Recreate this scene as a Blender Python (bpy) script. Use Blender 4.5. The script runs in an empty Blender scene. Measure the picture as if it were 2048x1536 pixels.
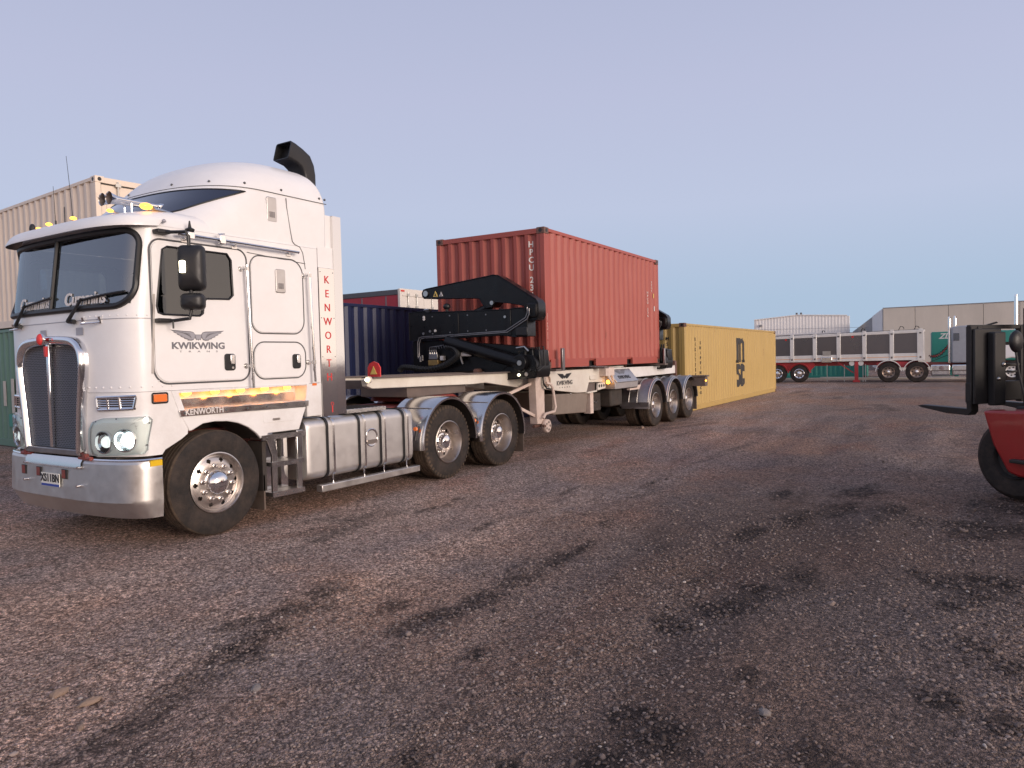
import bpy, math, random
import numpy as np
from mathutils import Matrix, Vector

S = bpy.context.scene
COL = S.collection
R = math.radians
random.seed(7)

# ------------------------------------------------------------------ camera
def make_camera():
    f, pitch, roll, yaw = 1472.42, -0.0343, -0.0238, 0.5661
    c, s = math.cos, math.sin
    fw = Vector((c(yaw) * c(pitch), s(yaw) * c(pitch), s(pitch)))
    r = Vector((s(yaw), -c(yaw), 0))
    u = r.cross(fw)
    r2 = r * c(roll) + u * s(roll)
    u2 = u * c(roll) - r * s(roll)
    cd = bpy.data.cameras.new('camera')
    cd.sensor_width = 36
    cd.lens = f / 2048 * 36
    cd.clip_start = 0.05
    cd.clip_end = 5000
    o = bpy.data.objects.new('camera', cd)
    COL.objects.link(o)
    m = Matrix((r2, u2, -fw)).transposed().to_4x4()
    m.translation = (-4.5656, -6.3844, 1.676)
    o.matrix_world = m
    S.camera = o
make_camera()

# ------------------------------------------------------------------ dusk sky and low soft sun behind the camera
SUN_AZ = R(-100)       # direction TO the glow, measured from +X
SUN_EL = R(11)
def make_world():
    w = bpy.data.worlds.new('World')
    S.world = w
    w.use_nodes = True
    nt = w.node_tree
    N = nt.nodes
    L = nt.links.new
    tc = N.new('ShaderNodeTexCoord')
    nrm = N.new('ShaderNodeVectorMath'); nrm.operation = 'NORMALIZE'
    L(tc.outputs['Generated'], nrm.inputs[0])
    sep = N.new('ShaderNodeSeparateXYZ')
    L(nrm.outputs[0], sep.inputs[0])
    ramp = N.new('ShaderNodeValToRGB')
    L(sep.outputs['Z'], ramp.inputs[0])
    def lin(c):
        return tuple(((v / 255 + .055) / 1.055) ** 2.4 if v > 10 else v / 255 / 12.92 for v in c) + (1,)
    e = ramp.color_ramp.elements
    e[0].position = 0.0; e[0].color = lin((171, 193, 216))
    e[1].position = 1.0; e[1].color = lin((150, 160, 190))
    for p, c in ((.07, (174, 195, 219)), (.19, (190, 200, 225)), (.33, (187, 193, 220)), (.6, (168, 176, 205))):
        k = e.new(p); k.color = lin(c)
    # the afterglow: warm and bright low down on the sun's side of the sky
    dot = N.new('ShaderNodeVectorMath'); dot.operation = 'DOT_PRODUCT'
    L(nrm.outputs[0], dot.inputs[0])
    dot.inputs[1].default_value = (math.cos(SUN_AZ), math.sin(SUN_AZ), 0)
    mp = N.new('ShaderNodeMapRange'); mp.interpolation_type = 'SMOOTHSTEP'
    mp.inputs['From Min'].default_value = -0.12
    mp.inputs['From Max'].default_value = 1.0
    L(dot.outputs['Value'], mp.inputs['Value'])
    lo = N.new('ShaderNodeMapRange'); lo.interpolation_type = 'SMOOTHSTEP'
    lo.inputs['From Min'].default_value = 0.75
    lo.inputs['From Max'].default_value = 0.0
    L(sep.outputs['Z'], lo.inputs['Value'])
    mul = N.new('ShaderNodeMath'); mul.operation = 'MULTIPLY'
    L(mp.outputs[0], mul.inputs[0]); L(lo.outputs[0], mul.inputs[1])
    mix = N.new('ShaderNodeMix'); mix.data_type = 'RGBA'
    L(mul.outputs[0], mix.inputs['Factor'])
    L(ramp.outputs[0], mix.inputs[6])
    mix.inputs[7].default_value = (1.95, 1.50, 1.20, 1)
    bg = N['Background']
    L(mix.outputs[2], bg.inputs['Color'])
    bg.inputs['Strength'].default_value = 1.0
make_world()
sun = bpy.data.lights.new('sun', 'SUN')
sun.energy = 2.3
sun.angle = R(28)
sun.color = (1.0, .85, .75)
so = bpy.data.objects.new('sun', sun)
COL.objects.link(so)
d = Vector((math.cos(SUN_AZ) * math.cos(SUN_EL), math.sin(SUN_AZ) * math.cos(SUN_EL), math.sin(SUN_EL)))
so.rotation_euler = d.to_track_quat('Z', 'Y').to_euler()
so.location = (0, -20, 12)
S.view_settings.view_transform = 'Standard'
S.view_settings.look = 'None'
S.view_settings.gamma = 1
S.view_settings.exposure = 0
S.cycles.max_bounces = 8
S.cycles.transparent_max_bounces = 12

# ------------------------------------------------------------------ mesh helpers
class MB:
    def __init__(self):
        self.v = []; self.f = []
    def add(self, vs, fs):
        b = len(self.v)
        self.v.extend(tuple(map(float, p)) for p in vs)
        self.f.extend(tuple(i + b for i in f) for f in fs)
        return self
    def box(self, x0, x1, y0, y1, z0, z1):
        x0, x1 = min(x0, x1), max(x0, x1); y0, y1 = min(y0, y1), max(y0, y1); z0, z1 = min(z0, z1), max(z0, z1)
        return self.add([(x0,y0,z0),(x1,y0,z0),(x1,y1,z0),(x0,y1,z0),(x0,y0,z1),(x1,y0,z1),(x1,y1,z1),(x0,y1,z1)],
                        [(0,3,2,1),(4,5,6,7),(0,1,5,4),(1,2,6,5),(2,3,7,6),(3,0,4,7)])
    def prism(self, poly, axis, a, b):
        """poly in the two remaining axes (x,z for axis y; y,z for axis x; x,y for axis z)"""
        def P(p, t):
            if axis == 'y': return (p[0], t, p[1])
            if axis == 'x': return (t, p[0], p[1])
            return (p[0], p[1], t)
        n = len(poly)
        ar = sum(poly[i][0]*poly[(i+1)%n][1]-poly[(i+1)%n][0]*poly[i][1] for i in range(n))
        flip = (ar > 0) ^ (axis == 'y') ^ (a > b)
        vs = [P(p, a) for p in poly] + [P(p, b) for p in poly]
        fs = [tuple(range(n)), tuple(range(2*n-1, n-1, -1))] + [(i, i+n, (i+1)%n+n, (i+1)%n) for i in range(n)]
        if flip: fs = [tuple(reversed(f)) for f in fs]
        return self.add(vs, fs)
    def bar(self, p0, p1, w, h, up=(0, 0, 1)):
        p0 = Vector(p0); p1 = Vector(p1); d = (p1-p0).normalized(); up = Vector(up)
        s = d.cross(up)
        if s.length < 1e-4: s = d.cross(Vector((1, 0, 0)))
        s.normalize(); u = s.cross(d)
        vs = []
        for p in (p0, p1):
            for a, b in ((-1,-1),(1,-1),(1,1),(-1,1)):
                vs.append(p + s*a*w/2 + u*b*h/2)
        return self.add(vs, [(0,1,2,3),(7,6,5,4),(0,4,5,1),(1,5,6,2),(2,6,7,3),(3,7,4,0)])
    def tube(self, path, r, n=8, closed=False, cap=True):
        P = [Vector(p) for p in path]; m = len(P)
        rr = r if isinstance(r, (list, tuple)) else [r]*m
        vs = []; prev = None
        for i in range(m):
            if closed: t = P[(i+1)%m]-P[i-1]
            else: t = P[min(i+1, m-1)]-P[max(i-1, 0)]
            t.normalize()
            if prev is None:
                a = Vector((0,0,1)) if abs(t.z) < .9 else Vector((1,0,0))
                s = t.cross(a).normalized()
            else:
                s = (prev - t*prev.dot(t))
                s = s.normalized() if s.length > 1e-6 else t.orthogonal().normalized()
            prev = s; u = t.cross(s)
            for k in range(n):
                a = 2*math.pi*k/n
                vs.append(P[i] + (s*math.cos(a)+u*math.sin(a))*rr[i])
        fs = []
        for i in range(m if closed else m-1):
            for k in range(n):
                a = i*n+k; b = i*n+(k+1)%n; j = (i+1)%m
                fs.append((a, b, j*n+(k+1)%n, j*n+k))
        if cap and not closed:
            fs.append(tuple(reversed(range(n)))); fs.append(tuple(range((m-1)*n, m*n)))
        return self.add(vs, fs)
    def cyl(self, p0, p1, r, r2=None, n=20):
        return self.tube([p0, p1], [r, r if r2 is None else r2], n)
    def lathe(self, prof, c=(0,0,0), axis='y', n=48, a0=0, a1=2*math.pi, skip=None):
        """prof: list of (radius, offset along axis)"""
        full = abs(a1-a0-2*math.pi) < 1e-6
        m = n if full else n+1
        vs = []
        for r, t in prof:
            for k in range(m):
                a = a0+(a1-a0)*k/n
                p, q = r*math.cos(a), r*math.sin(a)
                if axis == 'y': vs.append((c[0]+p, c[1]+t, c[2]+q))
                elif axis == 'x': vs.append((c[0]+t, c[1]+p, c[2]+q))
                else: vs.append((c[0]+p, c[1]+q, c[2]+t))
        fs = []
        for j in range(len(prof)-1):
            for k in range(n):
                if skip and skip(j, k): continue
                k2 = (k+1) % m if full else k+1
                fs.append((j*m+k, j*m+k2, (j+1)*m+k2, (j+1)*m+k))
        return self.add(vs, fs)
    def grid(self, rows, skip=None, closed=False):
        m = len(rows[0])
        vs = [p for r in rows for p in r]
        fs = []
        for j in range(len(rows)-1):
            for k in range(m if closed else m-1):
                if skip and skip(j, k): continue
                k2 = (k+1) % m
                fs.append((j*m+k, j*m+k2, (j+1)*m+k2, (j+1)*m+k))
        return self.add(vs, fs)
    def sphere(self, c, rx, ry=None, rz=None, n=12, m=8):
        ry = rx if ry is None else ry; rz = rx if rz is None else rz
        rows = []
        for j in range(m+1):
            t = math.pi*j/m
            rows.append([(c[0]+rx*math.sin(t)*math.cos(2*math.pi*k/n), c[1]+ry*math.sin(t)*math.sin(2*math.pi*k/n), c[2]+rz*math.cos(t)) for k in range(n)])
        return self.grid(rows, closed=True)
    def mesh(self, name, smooth=35, merge=False):
        me = bpy.data.meshes.new(name)
        me.from_pydata(self.v, [], self.f)
        me.update()
        if smooth:
            import bmesh
            bm = bmesh.new(); bm.from_mesh(me)
            bmesh.ops.remove_doubles(bm, verts=bm.verts, dist=1e-5)
            bmesh.ops.recalc_face_normals(bm, faces=bm.faces)
            bm.to_mesh(me); bm.free()
            me.shade_smooth()
            me.set_sharp_from_angle(angle=R(smooth))
        return me
    def build(self, name, mat, parent=None, bevel=0, smooth=35, loc=None, seg=2):
        return obj(name, self.mesh(name, smooth), mat, parent, bevel, loc, seg)

def obj(name, me, mat=None, parent=None, bevel=0, loc=None, seg=2):
    o = bpy.data.objects.new(name, me)
    COL.objects.link(o)
    if mat is not None and me is not None:
        if len(me.materials) == 0: me.materials.append(mat)
    if parent: o.parent = parent
    if loc is not None: o.location = loc
    if bevel:
        m = o.modifiers.new('bevel', 'BEVEL'); m.width = bevel; m.segments = seg
        m.limit_method = 'ANGLE'; m.angle_limit = R(40); m.harden_normals = False
    return o

def thing(name, label, cat, loc=(0,0,0), rz=0, group=None):
    o = bpy.data.objects.new(name, None)
    o.empty_display_size = .2
    COL.objects.link(o)
    o.location = loc; o.rotation_euler = (0, 0, rz)
    o['label'] = label; o['category'] = cat
    if group: o['group'] = group
    return o
def tag(o, label=None, cat=None, group=None, kind=None):
    if label: o['label'] = label
    if cat: o['category'] = cat
    if group: o['group'] = group
    if kind: o['kind'] = kind
    return o

def rrect(x0, x1, z0, z1, r, n=6):
    """rounded rectangle, r one radius or four (bottom-left, bottom-right, top-right, top-left)"""
    rs = r if isinstance(r, (list, tuple)) else [r]*4
    out = []
    for (cx, cz, a0), q in zip(((x0, z0, 180), (x1, z0, 270), (x1, z1, 0), (x0, z1, 90)), rs):
        sx = 1 if cx == x0 else -1; sz = 1 if cz == z0 else -1
        for k in range(n+1):
            a = R(a0 + 90*k/n)
            out.append((cx+sx*q+q*math.cos(a), cz+sz*q+q*math.sin(a)))
    return out
def star(poly, c, ang):
    dx, dz = math.cos(ang), math.sin(ang); best = None
    n = len(poly)
    for i in range(n):
        ax, az = poly[i][0]-c[0], poly[i][1]-c[1]; bx, bz = poly[(i+1)%n][0]-c[0], poly[(i+1)%n][1]-c[1]
        ex, ez = bx-ax, bz-az
        den = dx*ez-dz*ex
        if abs(den) < 1e-12: continue
        t = (ax*ez-az*ex)/den; s = (ax*dz-az*dx)/den
        if t > 0 and -1e-9 <= s <= 1+1e-9 and (best is None or t < best): best = t
    return best
def inside(poly, x, z):
    c = False; n = len(poly); j = n-1
    for i in range(n):
        if (poly[i][1] > z) != (poly[j][1] > z) and x < (poly[j][0]-poly[i][0])*(z-poly[i][1])/(poly[j][1]-poly[i][1])+poly[i][0]: c = not c
        j = i
    return c
def ring_panel(mb, outer, inner, c, y0, y1):
    """flat panel in x,z with a hole, between y0 (outside face) and y1"""
    angs = sorted(set(round(math.atan2(p[1]-c[1], p[0]-c[0]), 5) for p in outer+inner) | set(round(-math.pi+2*math.pi*k/72, 5) for k in range(72)))
    o = []; i_ = []
    for a in angs:
        so_, si = star(outer, c, a), star(inner, c, a)
        o.append((c[0]+so_*math.cos(a), c[1]+so_*math.sin(a))); i_.append((c[0]+si*math.cos(a), c[1]+si*math.sin(a)))
    n = len(angs)
    vs = [(p[0], y0, p[1]) for p in o]+[(p[0], y0, p[1]) for p in i_]+[(p[0], y1, p[1]) for p in o]+[(p[0], y1, p[1]) for p in i_]
    fs = []
    for k in range(n):
        j = (k+1) % n
        fs += [(k, j, n+j, n+k), (2*n+k, 3*n+k, 3*n+j, 2*n+j), (k, 2*n+k, 2*n+j, j), (n+k, n+j, 3*n+j, 3*n+k)]
    mb.add(vs, fs)
    return mb

def text(name, body, size, mat, parent, org, xd, yd, align='CENTER', bold=0.0, sx=1.0, depth=.002, space=1.0, line=1.0, join=False, shear=0):
    cu = bpy.data.curves.new(name, 'FONT')
    cu.body = body; cu.size = size; cu.align_x = align; cu.align_y = 'CENTER'
    cu.offset = bold; cu.extrude = depth; cu.space_character = space; cu.space_line = line; cu.shear = shear
    cu.resolution_u = 3
    t = bpy.data.objects.new('tmp', cu)
    COL.objects.link(t)
    dg = bpy.context.evaluated_depsgraph_get(); dg.update()
    me = bpy.data.meshes.new_from_object(t.evaluated_get(dg))
    bpy.data.objects.remove(t); bpy.data.curves.remove(cu)
    xd = Vector(xd).normalized(); yd = Vector(yd).normalized(); zd = xd.cross(yd)
    m = Matrix((xd*sx, yd, zd)).transposed().to_4x4(); m.translation = org
    me.transform(m)
    me.name = name
    me.materials.clear(); me.materials.append(mat)
    return obj(name, me, None, parent)

# ------------------------------------------------------------------ materials
M = {}
def mat(name, col, rough=.5, metal=0., var=0., vscale=6., bump=0., bscale=40., dirt=0., dcol=(.22,.17,.14), dscale=2.2, coat=0., rvar=0., emit=None, estr=0., spec=.5, aniso=None):
    m = bpy.data.materials.new(name); m.use_nodes = True
    nt = m.node_tree; N = nt.nodes; L = nt.links.new
    b = N['Principled BSDF']
    b.inputs['Base Color'].default_value = (*col, 1)
    b.inputs['Roughness'].default_value = rough
    b.inputs['Metallic'].default_value = metal
    b.inputs['Specular IOR Level'].default_value = spec
    b.inputs['Coat Weight'].default_value = coat
    b.inputs['Coat Roughness'].default_value = .06
    if emit:
        b.inputs['Emission Color'].default_value = (*emit, 1); b.inputs['Emission Strength'].default_value = estr
    tc = N.new('ShaderNodeTexCoord')
    if var or dirt or rvar:
        mp = N.new('ShaderNodeMapping'); L(tc.outputs['Object'], mp.inputs[0])
        if aniso: mp.inputs['Scale'].default_value = aniso
        nz = N.new('ShaderNodeTexNoise'); nz.inputs['Scale'].default_value = vscale; nz.inputs['Detail'].default_value = 8; nz.inputs['Roughness'].default_value = .65
        L(mp.outputs[0], nz.inputs['Vector'])
        hs = N.new('ShaderNodeHueSaturation'); hs.inputs['Color'].default_value = (*col, 1)
        mr = N.new('ShaderNodeMapRange'); mr.inputs[1].default_value = .25; mr.inputs[2].default_value = .75; mr.inputs[3].default_value = 1-var; mr.inputs[4].default_value = 1+var
        L(nz.outputs[0], mr.inputs[0]); L(mr.outputs[0], hs.inputs['Value'])
        out = hs.outputs[0]
        if dirt:
            dz = N.new('ShaderNodeTexNoise'); dz.inputs['Scale'].default_value = dscale; dz.inputs['Detail'].default_value = 10; dz.inputs['Roughness'].default_value = .72
            L(mp.outputs[0], dz.inputs['Vector'])
            dr = N.new('ShaderNodeMapRange'); dr.inputs[1].default_value = .42; dr.inputs[2].default_value = .78; dr.inputs[3].default_value = 0; dr.inputs[4].default_value = dirt
            L(dz.outputs[0], dr.inputs[0])
            mx = N.new('ShaderNodeMix'); mx.data_type = 'RGBA'
            L(dr.outputs[0], mx.inputs['Factor']); L(out, mx.inputs[6]); mx.inputs[7].default_value = (*dcol, 1)
            out = mx.outputs[2]
        L(out, b.inputs['Base Color'])
        if rvar:
            rr = N.new('ShaderNodeMapRange'); rr.inputs[1].default_value = .3; rr.inputs[2].default_value = .7; rr.inputs[3].default_value = max(0, rough-rvar); rr.inputs[4].default_value = min(1, rough+rvar)
            L(nz.outputs[0], rr.inputs[0]); L(rr.outputs[0], b.inputs['Roughness'])
    if bump:
        bz = N.new('ShaderNodeTexNoise'); bz.inputs['Scale'].default_value = bscale; bz.inputs['Detail'].default_value = 5
        L(tc.outputs['Object'], bz.inputs['Vector'])
        bp = N.new('ShaderNodeBump'); bp.inputs['Strength'].default_value = bump; bp.inputs['Distance'].default_value = .01
        L(bz.outputs[0], bp.inputs['Height']); L(bp.outputs[0], b.inputs['Normal'])
    M[name] = m
    return m
mat('tank_alloy', (.70,.68,.66), .52, 1, var=.06, rvar=.06, vscale=7, dirt=.12, dcol=(.35,.30,.26))
mat('white_paint', (.84,.83,.825), .36, var=.03, vscale=2, coat=.25, dirt=.16, dcol=(.42,.36,.31), dscale=1.4)
mat('white_lower', (.81,.80,.79), .35, var=.03, coat=.2, dirt=.38, dcol=(.40,.34,.29), dscale=2.5)
mat('cream_steel', (.73,.69,.61), .5, var=.06, dirt=.42, dcol=(.28,.19,.13), dscale=3)
mat('cream_pink', (.70,.58,.51), .5, var=.06, dirt=.5, dcol=(.30,.17,.11), dscale=5)
mat('chrome', (.82,.82,.83), .10, 1, rvar=.04, vscale=3)
mat('stainless', (.70,.69,.68), .20, 1, var=.05, rvar=.07, vscale=5)
mat('mirror_steel', (.74,.73,.72), .07, 1, rvar=.03, vscale=2, bump=.05, bscale=3)
mat('aluminium', (.64,.62,.60), .42, 1, var=.08, rvar=.09, vscale=7, dirt=.25, dcol=(.25,.20,.16))
mat('tread_plate', (.55,.53,.51), .38, 1, var=.1, bump=.8, bscale=70, dirt=.4, dcol=(.18,.14,.11))
mat('alloy_rim', (.64,.60,.57), .33, 1, var=.06, rvar=.08, dirt=.35, dcol=(.30,.22,.17), dscale=6)
mat('dull_rim', (.55,.50,.46), .34, 1, var=.08, rvar=.1, dirt=.5, dcol=(.27,.19,.14), dscale=6)
mat('rubber', (.026,.023,.022), .8, var=.3, vscale=8, bump=.25, bscale=60, dirt=.75, dcol=(.085,.062,.050), dscale=5, spec=.25)
mat('tread_rubber', (.060,.047,.037), .9, var=.3, vscale=12, bump=.6, bscale=45, dirt=.85, dcol=(.17,.12,.085), dscale=5, spec=.2)
mat('black_plastic', (.014,.014,.016), .45, var=.2, rvar=.1)
mat('box_brown', (.24,.195,.16), .6, var=.1, dirt=.5, dcol=(.13,.09,.07))
mat('black_gasket', (.012,.012,.013), .4)
mat('black_steel', (.0045,.0045,.0055), .33, var=.3, vscale=5, rvar=.1, dirt=.22, dcol=(.03,.026,.024), dscale=6, spec=.35)
mat('black_hose', (.016,.016,.016), .5, bump=.4, bscale=90)
mat('dark_under', (.035,.030,.027), .8, var=.4, dirt=.5, dcol=(.10,.07,.05))
mat('red_chassis', (.22,.035,.028), .5, var=.2, dirt=.6, dcol=(.16,.09,.07), dscale=5)
mat('red_plastic', (.55,.02,.015), .25, coat=.3)
mat('letter_red', (.64,.045,.045), .45)
mat('letter_grey', (.16,.16,.18), .5)
mat('letter_midgrey', (.34,.34,.38), .4)
mat('letter_black', (.018,.018,.02), .5)
mat('letter_white', (.72,.69,.67), .5, dirt=.3)
mat('letter_faint', (.62,.42,.36), .6)
mat('amber_lamp', (.9,.35,.03), .2, emit=(1,.42,.05), estr=4)
mat('amber_hot', (1,.45,.05), .2, emit=(1,.40,.04), estr=6)
mat('amber_dim', (.62,.14,.03), .2, emit=(1,.25,.06), estr=.25, coat=.5)
mat('white_lamp', (1,.95,.8), .2, emit=(1,.86,.58), estr=9)
mat('headlight_glow', (.9,.95,.93), .2, emit=(.88,1,.95), estr=7)
mat('headlight_soft', (.88,.88,.86), .3, emit=(1,1,.96), estr=.14, coat=.6)
mat('headlight_dim', (.9,.92,.9), .3, emit=(.95,1,.97), estr=.9)
mat('yellow_reflector', (.75,.48,.02), .3)
mat('plate_white', (.78,.78,.72), .4)
mat('plate_blue', (.03,.07,.35), .4)
mat('seat_cloth', (.05,.05,.055), .9)
mat('dash_grey', (.10,.10,.105), .6)
mat('aero_glass', (.016,.021,.045), .06, coat=1)
mat('mud_flap', (.11,.085,.07), .8, var=.25, dirt=.5, dcol=(.2,.14,.1))
mat('fender_grey', (.30,.29,.30), .34, .85, var=.15, dirt=.4, dcol=(.12,.10,.09), rvar=.1)
mat('grille_mesh', (.42,.41,.41), .3, 1)
mat('brass', (.55,.36,.14), .4, .9, var=.2)
mat('warn_yellow', (.75,.55,.15), .5)
mat('grey_box', (.40,.38,.38), .4, .3, var=.08, dirt=.4, dcol=(.2,.15,.12))
mat('brown_steel', (.13,.105,.095), .6, var=.2, dirt=.5, dcol=(.2,.13,.1))
mat('pin_steel', (.55,.53,.5), .3, 1, dirt=.4)

def glass_mat(name, tint, gloss=.04, ior=1.95):
    m = bpy.data.materials.new(name); m.use_nodes = True
    nt = m.node_tree; N = nt.nodes; L = nt.links.new
    for n in list(N):
        if n.type != 'OUTPUT_MATERIAL': N.remove(n)
    out = [n for n in N if n.type == 'OUTPUT_MATERIAL'][0]
    tr = N.new('ShaderNodeBsdfTransparent'); tr.inputs[0].default_value = (*tint, 1)
    gl = N.new('ShaderNodeBsdfGlossy'); gl.inputs['Roughness'].default_value = gloss; gl.inputs[0].default_value = (.85,.9,.95,1)
    fr = N.new('ShaderNodeFresnel'); fr.inputs[0].default_value = ior
    mx = N.new('ShaderNodeMixShader')
    L(fr.outputs[0], mx.inputs[0]); L(tr.outputs[0], mx.inputs[1]); L(gl.outputs[0], mx.inputs[2]); L(mx.outputs[0], out.inputs[0])
    M[name] = m
    return m
glass_mat('windscreen_glass', (.55,.66,.70), ior=3.0)
glass_mat('window_glass', (.30,.34,.36))
glass_mat('lamp_cover', (.93,.96,.94), .05)
# ------------------------------------------------------------------ ground
def ground_material():
    m = bpy.data.materials.new('gravel_yard'); m.use_nodes = True
    nt = m.node_tree; N = nt.nodes; L = nt.links.new
    b = N['Principled BSDF']; b.inputs['Roughness'].default_value = .95; b.inputs['Specular IOR Level'].default_value = .15
    tc = N.new('ShaderNodeTexCoord')
    def noise(scale, detail=6, rough=.6, sc=None, rot=0, dist=0):
        mp = N.new('ShaderNodeMapping'); L(tc.outputs['Object'], mp.inputs[0])
        mp.inputs['Rotation'].default_value = (0, 0, rot)
        if sc: mp.inputs['Scale'].default_value = sc
        n = N.new('ShaderNodeTexNoise'); n.inputs['Scale'].default_value = scale; n.inputs['Detail'].default_value = detail; n.inputs['Roughness'].default_value = rough
        n.inputs['Distortion'].default_value = dist
        L(mp.outputs[0], n.inputs['Vector']); return n.outputs[0]
    def ramp(v, a, b_, c=0., d_=1.):
        r = N.new('ShaderNodeMapRange'); r.inputs[1].default_value = a; r.inputs[2].default_value = b_; r.inputs[3].default_value = c; r.inputs[4].default_value = d_
        r.interpolation_type = 'SMOOTHSTEP'
        L(v, r.inputs[0]); return r.outputs[0]
    def mixc(f, a, b_):
        x = N.new('ShaderNodeMix'); x.data_type = 'RGBA'
        if isinstance(f, float): x.inputs[0].default_value = f
        else: L(f, x.inputs[0])
        for s, c in ((6, a), (7, b_)):
            if isinstance(c, tuple): x.inputs[s].default_value = (*c, 1)
            else: L(c, x.inputs[s])
        return x.outputs[2]
    def math_(op, a, b_):
        x = N.new('ShaderNodeMath'); x.operation = op
        for i, c in ((0, a), (1, b_)):
            if isinstance(c, (int, float)): x.inputs[i].default_value = c
            else: L(c, x.inputs[i])
        return x.outputs[0]
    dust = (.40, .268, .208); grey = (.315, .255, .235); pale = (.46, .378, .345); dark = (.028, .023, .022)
    big = ramp(noise(.35, 5), .38, .62)
    col = mixc(big, dust, grey)
    band = ramp(noise(.9, 5, .55, (.22, 1.0, 1), R(-3)), .42, .68)
    col = mixc(math_('MULTIPLY', band, .55), col, pale)
    red = ramp(noise(.8, 4, .5, (.5, 1, 1)), .55, .72)
    col = mixc(math_('MULTIPLY', red, .55), col, (.37, .215, .165))
    # single small stones in the surface: three sizes of cells
    tot = None
    for sc, amt in ((130., .36), (62., .42), (30., .26)):
        vo = N.new('ShaderNodeTexVoronoi'); vo.inputs['Scale'].default_value = sc
        L(tc.outputs['Object'], vo.inputs['Vector'])
        bw = N.new('ShaderNodeRGBToBW'); L(vo.outputs['Color'], bw.inputs[0])
        val = ramp(bw.outputs[0], .1, .9, 1-amt, 1+amt*1.15)
        h = ramp(vo.outputs['Distance'], 0., .75, 1., 0.)
        sh = ramp(vo.outputs['Distance'], .35, .75, 1., .62)
        val = math_('MULTIPLY', val, sh)
        tot = (val, h, sc) if tot is None else (math_('MULTIPLY', tot[0], val), math_('ADD', tot[1], math_('MULTIPLY', h, 62./sc)), sc)
    mul = N.new('ShaderNodeMix'); mul.data_type = 'RGBA'; mul.blend_type = 'MULTIPLY'; mul.inputs[0].default_value = 1
    L(col, mul.inputs[6]); L(tot[0], mul.inputs[7])
    gain = N.new('ShaderNodeMix'); gain.data_type = 'RGBA'; gain.blend_type = 'MULTIPLY'; gain.inputs[0].default_value = 1; gain.inputs[7].default_value = (1.95, 1.86, 1.79, 1)
    L(mul.outputs[2], gain.inputs[6]); col = gain.outputs[2]
    # dark oily, coarser drifts along the travel direction, plus painted shadow near the forklift
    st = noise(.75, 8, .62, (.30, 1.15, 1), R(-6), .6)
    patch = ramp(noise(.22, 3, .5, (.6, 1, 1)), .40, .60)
    stain_shadow = math_('MULTIPLY', ramp(st, .53, .66), patch)
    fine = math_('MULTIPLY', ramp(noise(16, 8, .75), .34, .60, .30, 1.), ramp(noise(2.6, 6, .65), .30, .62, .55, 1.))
    stain_shadow = math_('MULTIPLY', stain_shadow, .75)
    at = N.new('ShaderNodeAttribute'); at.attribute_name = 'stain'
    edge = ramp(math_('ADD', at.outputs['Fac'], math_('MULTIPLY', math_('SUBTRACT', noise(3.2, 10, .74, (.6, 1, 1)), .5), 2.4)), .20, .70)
    stain_shadow = math_('MAXIMUM', stain_shadow, edge)
    stain_shadow = math_('MULTIPLY', stain_shadow, fine)
    coarse = N.new('ShaderNodeAttribute'); coarse.attribute_name = 'coarse'
    col = mixc(math_('MULTIPLY', coarse.outputs['Fac'], .78), col, (.085, .066, .060))
    col = mixc(math_('MULTIPLY', stain_shadow, .95), col, dark)
    L(col, b.inputs['Base Color'])
    bump = N.new('ShaderNodeBump'); bump.inputs['Strength'].default_value = .9; bump.inputs['Distance'].default_value = .012
    hh = math_('ADD', tot[1], math_('MULTIPLY', noise(9, 8, .7), 1.6))
    L(hh, bump.inputs['Height']); L(bump.outputs[0], b.inputs['Normal'])
    return m
M['gravel_yard'] = ground_material()

rng = np.random.default_rng(11)
def vnoise(x, y, scale, seed):
    g = np.random.default_rng(seed).random((64, 64))
    u = x*scale; v = y*scale
    i = np.floor(u).astype(int); j = np.floor(v).astype(int)
    fx = u-i; fy = v-j; fx = fx*fx*(3-2*fx); fy = fy*fy*(3-2*fy)
    a = g[i % 64, j % 64]; b = g[(i+1) % 64, j % 64]; c = g[i % 64, (j+1) % 64]; d_ = g[(i+1) % 64, (j+1) % 64]
    return (a*(1-fx)+b*fx)*(1-fy)+(c*(1-fx)+d_*fx)*fy-.5
def ground_z(x, y):
    near = np.clip(1-np.maximum(np.abs(x-3)-11, 0)/3, 0, 1)*np.clip(1-np.maximum(np.abs(y+5)-5.0, 0)/1.2, 0, 1)
    z = .055*vnoise(x*.14, y-.06*x, 1.9, 9)+.045*vnoise(x*.45, y, 1.1, 1)+.028*vnoise(x*.6, y, 3.1, 2)+.014*vnoise(x, y, 8.3, 3)
    flat = np.clip((-.55-y)/.6, 0, 1)           # level under the wheels
    return (z-.035)*near*flat-.004
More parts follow.
